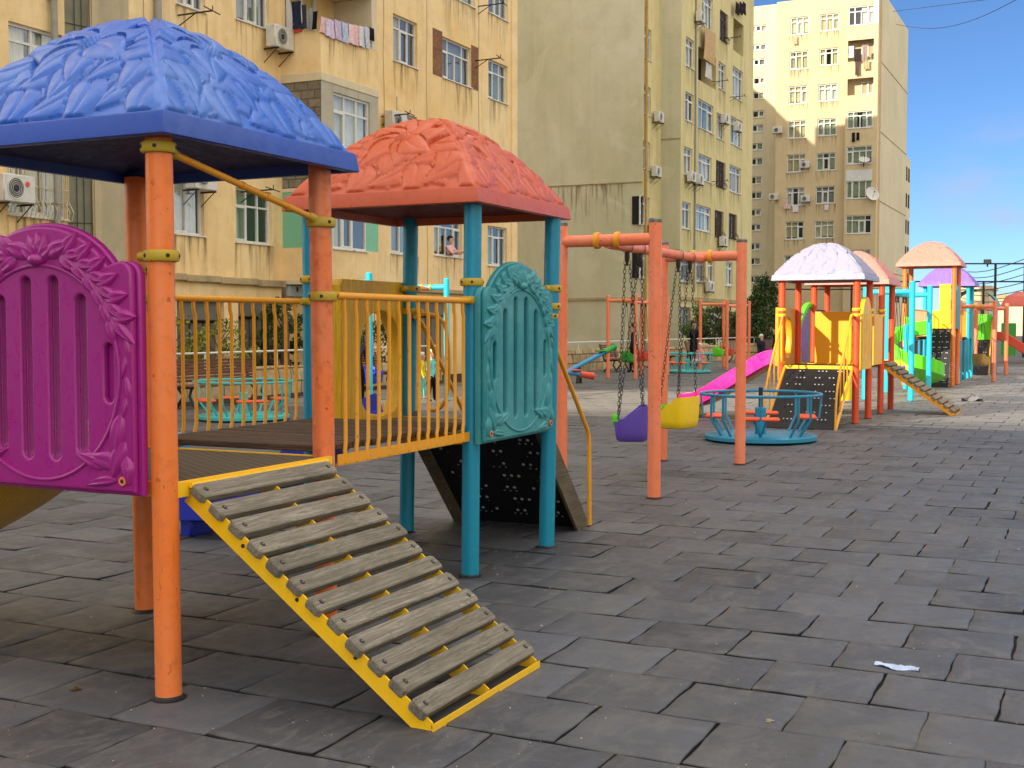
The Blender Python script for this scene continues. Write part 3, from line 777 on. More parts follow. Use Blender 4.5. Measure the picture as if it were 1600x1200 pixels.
# ------------------------------------------------------------------ buildings
M_YW=plaster('ochre_plaster',(234,198,136),(168,138,96),.6,.22,.4,light=(240,216,168))
M_YW2=plaster('pale_plaster',(206,192,160),(150,136,110),.3,.5,.25)
M_CON=plaster('raw_grey_plaster',(176,168,148),(110,104,92),.5,.6,.5)
M_GW=plaster('grey_green_plaster',(188,184,148),(140,132,102),.35,.12,.18,light=(214,208,182))
M_GW2=plaster('yellow_green_plaster',(204,190,138),(128,114,76),.4,.3,.45)
M_FW=plaster('tan_plaster',(204,182,142),(136,116,84),.2,.2,.2)
M_FW2=plaster('cream_plaster',(202,190,156),(150,136,104),.2,.2,.25)
M_FRAME=plain('white_window_frame',(214,212,204),.45,.1,8,0)
M_BROWN=plain('dark_brown_frame',(70,50,40),.6,.3,10,.1)
M_LED=plaster('dirty_ledge',(170,150,112),(90,80,62),.7,1.2,.6)
M_DROOM=plain('dark_room',(30,30,32),.95,.3,2,0)
M_BRICK=None
def _brick(name,c1,c2,mo,bw,rh,ms):
    t=NT(name); v=t.n('ShaderNodeTexCoord').outputs['Object']
    sp=t.n('ShaderNodeSeparateXYZ'); t.l(v,sp.inputs[0]); cb=t.n('ShaderNodeCombineXYZ'); t.l(t.math('ADD',sp.outputs[0],sp.outputs[1]),cb.inputs[0]); t.l(sp.outputs[2],cb.inputs[1])
    br=t.n('ShaderNodeTexBrick'); t.l(cb.outputs[0],br.inputs['Vector']); br.inputs['Scale'].default_value=1
    br.inputs['Brick Width'].default_value=bw; br.inputs['Row Height'].default_value=rh; br.inputs['Mortar Size'].default_value=ms
    br.inputs['Color1'].default_value=lin(*c1); br.inputs['Color2'].default_value=lin(*c2); br.inputs['Mortar'].default_value=lin(*mo)
    n=t.noise(v,8,5,.6); t.bsdf(t.mix(t.ramp(n,[(.4,0.0),(.8,.5)]),br.outputs[0],lin(60,50,40)),.9,t.bump(br.outputs['Fac'],-.5,.02),.15); return t.m
M_BRICK=_brick('reddish_brick',(158,108,74),(132,86,60),(120,100,80),.25,.08,.01)
M_BLOCK=_brick('grey_block_masonry',(142,132,110),(118,110,94),(96,90,78),.4,.22,.018)
M_STONE=_brick('pale_wall_stone',(206,184,140),(182,156,112),(120,100,76),.55,.30,.02)
def _glass():
    t=NT('window_glass'); tr=t.n('ShaderNodeBsdfTransparent'); tr.inputs[0].default_value=(.86,.9,.86,1)
    gl=t.n('ShaderNodeBsdfGlossy'); gl.inputs['Roughness'].default_value=.03; gl.inputs[0].default_value=(1,1,1,1)
    fr=t.n('ShaderNodeLayerWeight'); fr.inputs[0].default_value=.35
    nb=t.bump(t.noise(t.coord('Object'),1.1,2,.5),.05,.05); t.l(nb,gl.inputs['Normal'])
    mx=t.n('ShaderNodeMixShader'); t.l(t.math('ADD',t.math('MULTIPLY',fr.outputs['Facing'],.28),.07),mx.inputs[0]); t.l(tr.outputs[0],mx.inputs[1]); t.l(gl.outputs[0],mx.inputs[2]); t.l(mx.outputs[0],t.out.inputs[0]); return t.m
M_GLASS=_glass()
M_CUR=[plain('curtain_'+n,c,.9,.15,3,0) for n,c in (('cream',(226,216,178)),('white',(232,230,220)),('sage',(176,186,160)),('grey',(150,154,152)),('ivory',(214,200,150)))]
def PV(v):            # wall facing -Y on plane y=v ; d into the wall
    return lambda a,z,d=0: (a,v+d,z)
def PU(u):            # wall facing -X
    return lambda a,z,d=0: (u+d,a,z)
def facade(mb,P,a0,a1,z0,z1,ops,depth=.14,mi=0,ri=0):
    ops=[(max(o[0],a0),min(o[1],a1),max(o[2],z0),min(o[3],z1)) for o in ops if o[1]>a0 and o[0]<a1 and o[3]>z0 and o[2]<z1]
    A=sorted(set([a0,a1]+[o[0] for o in ops]+[o[1] for o in ops])); Z=sorted(set([z0,z1]+[o[2] for o in ops]+[o[3] for o in ops]))
    for i in range(len(A)-1):
        for j in range(len(Z)-1):
            ca,cz=(A[i]+A[i+1])/2,(Z[j]+Z[j+1])/2
            if any(o[0]<ca<o[1] and o[2]<cz<o[3] for o in ops): continue
            mb.add([P(A[i],Z[j]),P(A[i+1],Z[j]),P(A[i+1],Z[j+1]),P(A[i],Z[j+1])],[(0,1,2,3)],mi)
    for (p,q,r,s_) in ops:
        for e in (((p,r),(q,r)),((q,r),(q,s_)),((q,s_),(p,s_)),((p,s_),(p,r))):
            (x0,y0),(x1,y1)=e
            mb.add([P(x0,y0),P(x1,y1),P(x1,y1,depth),P(x0,y0,depth)],[(0,1,2,3)],ri)
def pbox(mb,P,a0,a1,z0,z1,d0,d1,mi=0,bev=0):
    p=P(a0,z0,d0);q=P(a1,z1,d1); mb.box(p[0],q[0],p[1],q[1],p[2],q[2],mi,bev)
WN=[0]
def window(parent,P,o,vs=(.5,),tr=.7,depth=.12,fw=.05,cur=None,open_=None,mat=None,grille=False,curtain=True):
    a0,a1,z0,z1=o; mat=mat or M_FRAME; mb=MB(); W=a1-a0;H=z1-z0; WN[0]+=1; r=random.Random(WN[0]*13)
    d0,d1=depth-.07,depth
    pbox(mb,P,a0,a1,z0,z0+fw,d0,d1); pbox(mb,P,a0,a1,z1-fw,z1,d0,d1)
    pbox(mb,P,a0,a0+fw,z0+fw,z1-fw,d0,d1); pbox(mb,P,a1-fw,a1,z0+fw,z1-fw,d0,d1)
    zt=z0+H*tr if tr else z1
    if tr: pbox(mb,P,a0+fw,a1-fw,zt-fw*.45,zt+fw*.45,d0+.002,d1-.002)
    for f in vs:
        x=a0+W*f; pbox(mb,P,x-fw*.5,x+fw*.5,z0+fw,(zt-fw*.45 if tr else z1-fw),d0+.004,d1-.004)
    if tr:
        for f in (vs if len(vs)<3 else vs[::2]): x=a0+W*f; pbox(mb,P,x-fw*.4,x+fw*.4,zt+fw*.45,z1-fw,d0+.004,d1-.004)
    if vs:                                               # one opening sash stands slightly proud
        xs=[0]+list(vs)+[1]; k=r.randrange(len(xs)-1); x0,x1=a0+W*xs[k]+fw*.5,a0+W*xs[k+1]-fw*.5
        zz0,zz1=z0+fw,(zt if tr else z1)-fw*.5
        for e in ((x0,x0+fw*.7,zz0,zz1),(x1-fw*.7,x1,zz0,zz1),(x0+fw*.7,x1-fw*.7,zz0,zz0+fw*.7),(x0+fw*.7,x1-fw*.7,zz1-fw*.7,zz1)): pbox(mb,P,*e,d0-.012,d0+.03)
    pbox(mb,P,a0-.03,a1+.03,z0-.035,z0-.003,-.05,d1)
    w=mb.build('window',mat,parent,ang=30)
    g=MB(); g.add([P(a0+.01,z0+.01,d1-.03),P(a1-.01,z0+.01,d1-.03),P(a1-.01,z1-.01,d1-.03),P(a0+.01,z1-.01,d1-.03)],[(0,1,2,3)]); g.build('pane',M_GLASS,w,recalc=False)
    b=MB(); b.add([P(a0,z0,depth+.38),P(a1,z0,depth+.38),P(a1,z1,depth+.38),P(a0,z1,depth+.38)],[(0,1,2,3)])
    for e in (((a0,z0),(a1,z0)),((a1,z0),(a1,z1)),((a1,z1),(a0,z1)),((a0,z1),(a0,z0))):
        (x0,y0),(x1,y1)=e; b.add([P(x0,y0,depth),P(x1,y1,depth),P(x1,y1,depth+.38),P(x0,y0,depth+.38)],[(0,1,2,3)])
    b.build('room',M_DROOM,w,recalc=False)
    if curtain:
        spans=r.choice([((0,.42),(.62,1)),((0,1),),((0,.5),),((.3,1),),((0,.72),(.8,1)),((0,1),)]) if cur is None else cur
        c=MB()
        for (s0,s1) in spans:
            n=max(int((s1-s0)*W/.035),4); xs=np.linspace(a0+W*s0,a0+W*s1,n); zz=[z1-.02,z1-H*.5,z0+H*r.choice([.02,.02,.12])]
            for i in range(n-1):
                for j in range(2):
                    q=[]
                    for (ii,jj) in ((i,j),(i+1,j),(i+1,j+1),(i,j+1)): q.append(P(float(xs[ii]),zz[jj],depth+.10+.028*math.sin(ii*2.1+r.random()*.6)*(1+.3*jj)))
                    c.add(q,[(0,1,2,3)])
        c.build('curtain',r.choice(M_CUR),w,recalc=False)
    if grille:
        c=MB(); n=int(W/.11)
        for i in range(n+1):
            x=a0+W*i/n; c.tube([P(x,z1+.02,-.02),P(x,z1-.05,-.06),P(x,z0+.35,-.06),P(x,z0+.12,-.20),P(x,z0-.05,-.14),P(x,z0-.05,-.01)],.009,5)
        for z in (z0-.05,z0+.3,(z0+z1)/2,z1-.05): c.tube([P(a0,z,-.065 if z>z0 else -.1),P(a1,z,-.065 if z>z0 else -.1)],.01,5)
        c.build('grille',M_YW2 if grille=='light' else M_BROWN,w)
    return w
def px_v(v,x0,x1,y0,y1):
    a0,zt=onv(x0,y0,v); a1,_=onv(x1,y0,v); _,zb=onv(x0,y1,v); return (a0,a1,zb,zt)
def px_u(u,x0,x1,y0,y1):
    a0,zt=onu(x0,y0,u); a1,_=onu(x1,y0,u); xm=(x0+x1)/2; _,zb=onu(xm,y1,u); _,zt=onu(xm,y0,u); return (min(a0,a1),max(a0,a1),zb,zt)
# ---------------- ochre block along the playground
yb=thing('apartment_building','ochre plastered apartment block with bay balconies, behind the two nearest play towers','building',(24,18.8,0))
VL=19.67; VB=17.6; US=20.37
right=[((276,320,-45,4),(.36,.68),.7),((272,318,258,364),(.5,),0),((368,424,292,377),(.36,.68),.68),((368,420,-50,28),(.36,.68),.7),
 ((614,652,20,93),(.36,.68),.72),((614,652,172,248),(.36,.68),.72),((611,652,318,395),(.4,.72),.72),
 ((691,736,56,120),(.25,.5,.75),.68),((690,742,-75,-14),(.33,.66),.68),((678,722,335,398),(.25,.5,.75),.72),
 ((763,793,91,152),(.33,.66),.7),((763,794,-56,18),(.4,.7),.72),((763,793,232,288),(.4,.7),.72),((762,792,352,414),(.36,.7),.74)]
mb=MB(); ops=[px_v(18.8,*r[0]) for r in right]
gops=[px_v(18.8,276,350,470,556),px_v(18.8,372,440,466,560),px_v(18.8,640,700,470,545)]
gops=[(a,b,.25,zt) for a,b,_,zt in gops]
loft_op=[(25.9,28.4,8.95,10.35)]
facade(mb,PV(18.8),US,39.7,0,30,ops+gops,.5)
lw=[px_v(VL,13,97,32,118),px_v(VL,11,103,240,333),px_v(VL,13,97,-190,-80)]
lops=[(19.42,20.2,0,30)]
facade(mb,PV(VL),9.6,US,0,30,lw+lops,.5)
mb.add([(39.7,18.8,0),(39.7,45,0),(39.7,45,30),(39.7,18.8,30)],[(0,1,2,3)]); mb.add([(9.6,VL,0),(9.6,45,0),(9.6,45,30),(9.6,VL,30)],[(0,1,2,3)])
mb.add([(9.6,45,0),(39.7,45,0),(39.7,45,30),(9.6,45,30)],[(0,1,2,3)]); mb.add([(9.6,18.8,30),(39.7,18.8,30),(39.7,45,30),(9.6,45,30)],[(0,1,2,3)])
mb.build('wall',M_YW,yb,recalc=False,ang=20)
mb=MB(); mb.box(US-.004,US+.0,18.805,VL,0.01,29.9); mb.box(20.2,US-.004,VL-.004,VL+.01,0.01,29.9); mb.build('side_return',M_YW2,yb)
mb=MB(); mb.box(39.28,39.71,18.74,18.80,0,29.9); mb.build('corner_strip',M_YW,yb)
for (r,o) in zip(right,ops): window(yb,PV(18.8),o,r[1],r[2],.16)
window(yb,PV(VL),lw[0],(.45,),.68,.14,.06,cur=((0,.44),(.5,1)))
window(yb,PV(VL),lw[1],(.3,.65),.0,.14,.05,grille='light')
o=ops[7]
for (p,q) in ((o[0]-.62,o[0]-.01),(o[1]+.01,o[1]+.5)): mb=MB(); pbox(mb,PV(18.8),p,q,o[2]-.02,o[3]+.12,-.012,.02); mb.build('brick_infill',M_BRICK,yb)
mb=MB(); mb.box(19.42,20.2,VL+.1,VL+.14,0,29.9); gz=mb.build('stair_glazing',plain('dull_glass_block',(128,130,112),.35,.2,2,.1),yb)
mb=MB()
for z in np.arange(.6,12,1.05): mb.tube([(19.42,VL+.08,z),(20.2,VL+.08,z+.05)],.008,5)
for x in (19.45,19.75,19.95,20.18): mb.tube([(x,VL+.07,0),(x+.02,VL+.07,12)],.009,5)
mb.build('wire_lattice',M_DARK,gz)
M_PIPE=plain('grey_pipe',(150,146,132),.5,.15,6,.05)
mb=MB(); mb.tube([(19.02,VL-.12,0),(19.02,VL-.12,29.5)],.07,10); 
for z in (2.0,4.1,6.2,8.3): mb.box(18.93,19.11,VL-.2,VL,z,z+.03)
mb.build('drain_pipe',M_PIPE,yb)
mb=MB(); x=onv(247,20,18.7)[0]; mb.tube([(x,18.7,2.8),(x,18.7,29.5)],.08,10); mb.build('drain_pipe',M_PIPE,yb)
# ledge over the ground floor, and what stands under it
xs=[US,22,23.2,24.6,25.78]
for i in range(4): mb=MB(); mb.box(xs[i],xs[i+1],18.66+.02*(i%2),18.82,2.60-.02*i,2.76-.015*i,0,.02); mb.build('ledge',M_LED,yb)
mb=MB(); mb.box(28.53,39.7,18.66,18.82,2.58,2.72,0,.02); mb.build('ledge',M_LED,yb)
M_SHUT=plain('grey_shutter',(112,108,96),.7,.3,1.5,.2); M_SHD=plain('dim_storefront',(70,66,58),.8,.4,2,.2)
for i,(a0,a1,z0,z1) in enumerate(gops):
    mb=MB(); mb.box(a0,a1,19.1,19.14,z0,z1,1); n=7
    for k in range(n): x=a0+(a1-a0)*k/n; mb.box(x+.03,x+(a1-a0)/n-.03,19.04,19.1,z0,z1-.5,0,.01)
    mb.box(a0,a1,18.9,19.1,z1-.45,z1,0,.03)
    mb.build('shop_shutter',[M_SHUT,M_SHD],yb)
mb=MB(); mb.box(*onv(449,450,18.7)[:1],onv(482,450,18.7)[0],18.62,18.80,onv(449,463,18.7)[1],onv(449,446,18.7)[1],0,.01)
for k in (.35,.65):
    a=onv(449+33*k,452,18.7); mb.box(a[0]-.04,a[0]+.04,18.612,18.62,a[1]-.06,a[1]+.06,1)
mb.build('meter_box',[plain('meter_box_grey',(168,172,166),.5,.1,5,0),M_DARK],yb)
# bay of balconies
PB=PV(VB)
def bayside(mb,z0,z1,mi=0): 
    a,b,y=25.8,28.5,VB
    loft(mb,[[(a,18.8,z),(a,y,z),(b,y,z),(b,18.8,z),(b-.08,18.8,z),(b-.08,y+.12,z),(a+.08,y+.12,z),(a+.08,18.8,z)] for z in (z0,z1)])
for (z0,z1) in ((2.74,3.55),(7.9,8.93),(10.38,11.7),(13.2,14.5),(16.05,17.3),(18.9,20.2),(21.75,23.0),(24.6,25.9),(27.4,28.7)):
    mb=MB(); bayside(mb,z0,z1); mb.build('balcony_parapet',M_YW,yb)
for (z0,z1) in ((2.62,2.74),(4.95,5.05),(7.70,7.9),(10.30,10.38),(13.1,13.2),(15.95,16.05),(18.8,18.9),(21.65,21.75),(24.5,24.6),(27.3,27.4)):
    mb=MB(); pbox(mb,PB,25.78,28.52,z0,z1,-.02,1.2,0,.008); mb.build('balcony_slab',M_YW2,yb)
mb=MB(); pbox(mb,PB,28.2,28.46,8.93,10.3,.0,1.2,0,.01); mb.build('balcony_end_wall',M_YW2,yb)
e=px_v(VB,521,578,143,228); mb=MB(); facade(mb,PB,25.8,28.5,5.05,7.70,[e],.14); mb.box(28.44,28.5,VB+.01,18.8,5.05,7.70); mb.build('balcony_enclosure',M_CON,yb,recalc=False)
mb=MB(); mb.box(25.8,25.86,VB+.012,18.8,5.05,7.70); mb.build('block_infill',M_BLOCK,yb)
window(yb,PB,e,(.33,.66),.68,.13,.06,cur=((0,1),))
mb=MB(); M_GREEN=paint('mint_green_board',(120,186,148),.5,.4,.2)
pbox(mb,PB,25.8,26.3,3.55,4.95,.02,.08); pbox(mb,PB,27.9,28.5,3.55,4.95,.02,.08); pbox(mb,PB,25.8,28.5,4.75,4.95,.01,.1); mb.box(25.8,25.85,VB+.1,18.8,3.55,4.95); mb.box(28.45,28.5,VB+.1,18.8,3.55,4.95); mb.build('green_boarding',M_GREEN,yb)
window(yb,PB,(26.3,27.2,3.55,4.75),(.5,),0,.1); window(yb,PB,(27.2,27.9,3.55,4.75),(),0,.1,curtain=False)
window(yb,PV(18.8),(26.0,27.2,8.6,10.2),(.5,),0,-.02)
for (px,z0,z1) in ((667,2.8,16),(748,2.8,17),(600,5,14),(226,2.8,12)):
    a=onv(px,200,18.79)[0]; mb=MB(); mb.tube([(a+.03*math.sin(k*1.9),18.785,z0+(z1-z0)*k/12) for k in range(13)],.007,5); mb.build('wall_cable',M_PIPE if px>700 else M_LED,yb)
# ---------------- grey block and its yellow-green wing
gb=thing('apartment_building','grey-green apartment block with a blank end wall, rising behind the swings','building',(62,24,0))
C1u,C1v=59.7,21.1; F1=(59.7,62.6); SU=62.6; F2v=20.02; F2=(62.6,77.5)
mb=MB(); mb.add([(C1u,C1v,0),(C1u,37.2,0),(C1u,37.2,32.8),(C1u,C1v,32.8)],[(0,1,2,3)])
mb.add([(C1u,C1v,32.8),(C1u,37.2,32.8),(77.5,37.2,32.8),(77.5,C1v,32.8)],[(0,1,2,3)]); mb.add([(77.5,F2v,0),(77.5,37.2,0),(77.5,37.2,32.8),(77.5,F2v,32.8)],[(0,1,2,3)]); mb.add([(C1u,37.2,0),(77.5,37.2,0),(77.5,37.2,32.8),(C1u,37.2,32.8)],[(0,1,2,3)])
mb.add([(SU,F2v,0),(SU,C1v,0),(SU,C1v,32.8),(SU,F2v,32.8)],[(0,1,2,3)]); mb.add([(SU,F2v,32.8),(77.5,F2v,32.8),(77.5,C1v,32.8),(SU,C1v,32.8)],[(0,1,2,3)])
mb.build('end_wall',M_GW,gb,recalc=False,ang=20)
f1=[(1007,1018,41,90),(1006,1017,132,177),(1005,1016,219,263),(1003,1015,306,350),(1003,1014,392,434)]
f2=[(1072,1085,56,102,0),(1071,1084,142,187,0),(1069,1082,228,272,0),(1066,1079,314,356,0),(1064,1078,402,440,1),(1062,1078,480,522,1),
 (1097,1114,-14,38,0),(1091,1115,153,198,0),(1092,1112,239,279,0),(1086,1111,318,358,0),(1088,1101,403,440,1),
 (1125,1136,15,60,1),(1123,1134,95,137,0),(1120,1132,175,215,0),(1119,1132,250,290,1),(1117,1129,328,368,1),(1107,1116,405,440,0),
 (1145,1161,102,150,0),(1142,1160,180,224,0),(1140,1158,256,298,0),(1139,1150,333,371,1),(1134,1145,408,446,0),(1086,1100,482,520,1),(1112,1124,484,520,0)]
o1=[px_v(C1v,*r) for r in f1]; o2=[px_v(F2v,*r[:4]) for r in f2]
lg=px_v(F2v,1091,1119,72,124); lg2=px_v(F2v,1146,1162,-20,50); lg3=px_v(F2v,1146,1162,27,78)
mb=MB(); facade(mb,PV(C1v),F1[0],F1[1],0,32.8,o1,.5); facade(mb,PV(F2v),F2[0],F2[1],0,32.8,o2+[lg,lg3],.9)
mb.build('wall',M_GW2,gb,recalc=False,ang=20)
for o in o1: window(gb,PV(C1v),o,(.5,),.75,.15,.06)
for r,o in zip(f2,o2): window(gb,PV(F2v),o,(.33,.66) if o[1]-o[0]>1.6 else (.5,),.74,.15,.07,grille=('dark' if r[4] else False),mat=(M_BROWN if r[4] and r[0]%2 else None))
mb=MB(); 
for o in (lg,lg3): pbox(mb,PV(F2v),o[0],o[1],o[2],o[3],.88,.9)
mb.build('loggia_back',M_DROOM,gb)
zl=onu(900,289,C1u)[1]
for e in ((C1u-.06,C1u,C1v-.05,37,2.86,3.0),(C1u-.05,C1u,C1v,37,zl-.03,zl+.02),(SU,77.5,F2v-.07,F2v,2.9,3.1),(SU-.04,SU,F2v,C1v,11.4,11.46),(SU-.04,SU,F2v,C1v,20,20.06)): mb=MB(); mb.box(*e); mb.build('ledge',M_LED,gb)
mb=MB(); mb.tube([(C1u+.25,C1v-.1,0),(C1u+.25,C1v-.1,32)],.07,8); mb.build('drain_pipe',plain('ochre_pipe',(176,140,60),.5,.2,5,.05),gb)
mb=MB(); x=onv(1086,100,F2v)[0]; mb.tube([(x,F2v-.06,3.4),(x,F2v-.06,32)],.05,8); mb.build('drain_pipe',M_PIPE,gb)
# ---------------- far tan block with stair tower
fb=thing('apartment_building','tall tan apartment block with its top floors in sunlight, behind the grey block','building',(107.3,20,0))
FU=107.3; va=onu(1376,200,FU)[0]; vbk=onu(1212,200,FU)[0]; HF=29.6
A=[(1230,1259,y,y+28) for y in (26,80,134,188,241,293,346,399)]; B=[(1276,1306,y,y+27) for y in (21,75,131,185,239,291,345,398)]
def shear(r,k=.026): d=(r[2]-230)*-k; return (r[0]+d,r[1]+d,r[2],r[3])
ab=[px_u(FU,*shear(r)) for r in A+B]
mb=MB(); facade(mb,PU(FU),va,vbk,0,HF,ab,.5)
mb.add([(FU,va,HF),(FU,vbk,HF),(FU+15.5,vbk,HF),(FU+15.5,va,HF)],[(0,1,2,3)]); mb.add([(FU,vbk,0),(FU+15.5,vbk,0),(FU+15.5,vbk,HF),(FU,vbk,HF)],[(0,1,2,3)])
mb.build('wall',M_FW,fb,recalc=False,ang=20)
mb=MB(); mb.add([(FU,va,0),(FU+15.5,va,0),(FU+15.5,va,HF),(FU,va,HF)],[(0,1,2,3)]); mb.build('side_wall',M_FW2,fb,recalc=False)
mb=MB()
for z in (6.2,12.0,17.8,23.6): mb=MB(); mb.box(FU,FU+15.5,va-.03,va,z,z+.07); mb.build('panel_joint',M_LED,fb)
for i,o in enumerate(ab): window(fb,PU(FU),o,(.34,.66),.72,.16,.09)
# loggia stack standing proud of the front
LU=FU-.9; l0,l1=onu(1370,230,LU)[0],onu(1320,230,LU)[0]; PL=PU(LU)
rows=[9,62,122,173,228,282,336,390]; zt=[onu(1344,y,LU)[1] for y in rows]; zbot=[onu(1344,y,LU)[1] for y in (39,95,148,200,256,310,365,418)]
mb=MB(); wins=[]
for i in range(8): wins.append((l0+.35,l1-.15,zbot[i],zt[i]))
facade(mb,PL,l0,l1,1.5,HF-.6,wins,.12); mb.add([(LU,l0,1.5),(FU,l0,1.5),(FU,l0,HF-.6),(LU,l0,HF-.6)],[(0,1,2,3)]); mb.add([(LU,l1,1.5),(FU,l1,1.5),(FU,l1,HF-.6),(LU,l1,HF-.6)],[(0,1,2,3)]); mb.add([(LU,l0,HF-.6),(LU,l1,HF-.6),(FU,l1,HF-.6),(FU,l0,HF-.6)],[(0,1,2,3)]); mb.add([(LU,l0,1.5),(LU,l1,1.5),(FU,l1,1.5),(FU,l0,1.5)],[(0,1,2,3)])
mb.build('balcony_stack',M_FW,fb,recalc=False)
for i,o in enumerate(wins):
    if i in (1,2): window(fb,PU(FU),(o[0]+.1,o[1]-1.0,o[2]+.1,o[3]-.2),(.5,),0,-.01,.09)
    else: window(fb,PL,o,(.25,.5,.75),.72 if i!=5 else .0,.14,.09)
for e in ((wins[5][0],wins[5][1],wins[5][3]-.02,wins[5][3]+.9),(l0,l0+.36,zbot[0],zt[0]+.3)): mb=MB(); pbox(mb,PL,*e,-.03,0.0); mb.build('white_panel',M_FRAME,fb)
# stair tower, set back
TU=110.5; t0,t1=onu(1214,200,TU)[0],onu(1155,200,TU)[0]; HT=onu(1190,9,TU)[1]
st=[(1171,1198,39,50),(1170,1197,69,79),(1168,1195,92,103),(1168,1195,121,132),(1167,1194,144,155),(1166,1194,173,184),(1165,1193,195,207),(1164,1192,224,235),(1163,1192,247,259),(1162,1190,276,288),(1162,1190,300,311),(1161,1189,327,338),(1161,1189,350,361),(1160,1188,380,391),(1160,1188,403,414),(1159,1187,431,442)]
so=[px_u(TU,*r) for r in st]; mb=MB(); facade(mb,PU(TU),t0-2,t1,0,HT,so,.5); mb.add([(TU,t0-2,HT),(TU,t1,HT),(TU+8,t1,HT),(TU+8,t0-2,HT)],[(0,1,2,3)]); mb.build('stair_tower',M_FW2,fb,recalc=False)
for o in so: window(fb,PU(TU),o,(.33,.66),0,.16,.09,cur=((0,.38),(.6,1)))
# a slice of another block past its right edge, and low houses at the far right
nb=thing('apartment_building','narrow slice of a grey block past the right edge of the tan block','building',(140,20,0))
u_=140; a0,a1=onu(1414,300,u_)[0],onu(1390,300,u_)[0]; zt_=onu(1415,243,u_)[1]
mb=MB(); mb.box(u_,u_+4,a0,a1,0,zt_); mb.box(u_+.5,u_+3.5,a0+.6,a0+2.6,zt_,zt_+2); mb.build('wall',M_FW2,nb)
for k in range(7):
    z=zt_-2.6-2.9*k
    for x in (u_+.5,u_+2.3): mb=MB(); mb.box(x,x+1.1,a0-.02,a0+.02,z,z+1.5); mb.build('window',M_DROOM,nb)
hz_=thing('low_building','pale flat-roofed building beyond the sports cage fence','building',(120,-20,0))
u_=150; a0,a1=onu(1545,480,u_)[0],onu(1500,480,u_)[0]; mb=MB(); mb.box(u_,u_+10,a0,a1,0,onu(1520,452,u_)[1]); mb.build('wall',M_FW,hz_)
mb=MB(); mb.box(u_-.3,u_+10.3,a0-.3,a1+.3,onu(1520,452,u_)[1],onu(1520,452,u_)[1]+.4); mb.build('roof',M_FW2,hz_)
hz2=thing('low_building','long low pale building on the horizon beside the red play towers','building',(190,-60,0))
u_=190; a0,a1=onu(1660,480,u_)[0],onu(1550,480,u_)[0]; mb=MB(); mb.box(u_,u_+12,a0,a1,0,onu(1580,466,u_)[1]); mb.build('wall',M_FW2,hz2)
mb=MB(); mb.box(u_-.3,u_+12.3,a0-.3,a1+.3,onu(1580,466,u_)[1],onu(1580,466,u_)[1]+.5); mb.build('roof',M_LED,hz2)
def _stain():
    t=NT('drip_stain'); g=t.n('ShaderNodeTexCoord'); sp=t.n('ShaderNodeSeparateXYZ'); t.l(g.outputs['Generated'],sp.inputs[0])
    n=t.noise(t.coord('Object',(7,7,.5)),1.0,4,.6,.2)
    al=t.math('MULTIPLY',t.ramp(n,[(.48,0.0),(.66,1.0)]),t.math('MULTIPLY',t.math('POWER',sp.outputs[2],1.3),.6))
    tr=t.n('ShaderNodeBsdfTransparent'); p=t.bsdf(lin(112,92,64),.95,None,.1,link=False); mx=t.n('ShaderNodeMixShader')
    t.l(al,mx.inputs[0]); t.l(tr.outputs[0],mx.inputs[1]); t.l(p,mx.inputs[2]); t.l(mx.outputs[0],t.out.inputs[0]); return t.m
M_STAIN=_stain()
def drips(parent,P,a0,a1,z1,h):
    mb=MB(); mb.add([P(a0,z1-h,-.006),P(a1,z1-h,-.006),P(a1,z1,-.006),P(a0,z1,-.006)],[(0,1,2,3)]); mb.build('drip_stain',M_STAIN,parent,recalc=False)
for o in ops: drips(yb,PV(18.8),o[0]-.08,o[1]+.08,o[2]-.04,1.25)
for o in lw[:2]: drips(yb,PV(VL),o[0]-.1,o[1]+.1,o[2]-.04,1.3)
drips(yb,PB,25.82,28.48,8.90,.95); drips(yb,PV(18.8),28.6,30.4,9.0,2.6); drips(yb,PV(18.8),29.2,30.6,13.0,3.0)
for o in o2: drips(gb,PV(F2v),o[0]-.1,o[1]+.1,o[2]-.04,1.4)
for z in (8.86,): drips(gb,PU(C1u),22,36,z,2.4)
for o in ab: drips(fb,PU(FU),o[0]-.1,o[1]+.1,o[2]-.04,1.2)
# neighbouring blocks out of frame that throw the shade on the yard and on the tan block; the last is added to bounce warm sunlight
def block(label,x0,x1,y0,y1,h):
    t=thing('apartment_building',label,'building',((x0+x1)/2,(y0+y1)/2,0)); mb=MB(); mb.box(x0,x1,y0,y1,0,h); mb.build('wall',M_FW2,t)
    mb=MB(); mb.box(x0-.3,x1+.3,y0-.3,y1+.3,h,h+.4); mb.build('roof',M_LED,t)
block('cream block behind the viewer that shades the near yard',-66,-37,8,70,27)
block('cream block hidden behind the grey block',60,88,40,60,33.2)
block('cream block on the far side of the yard, added out of frame to bounce sunlight',-20,75,-62,-48,27)
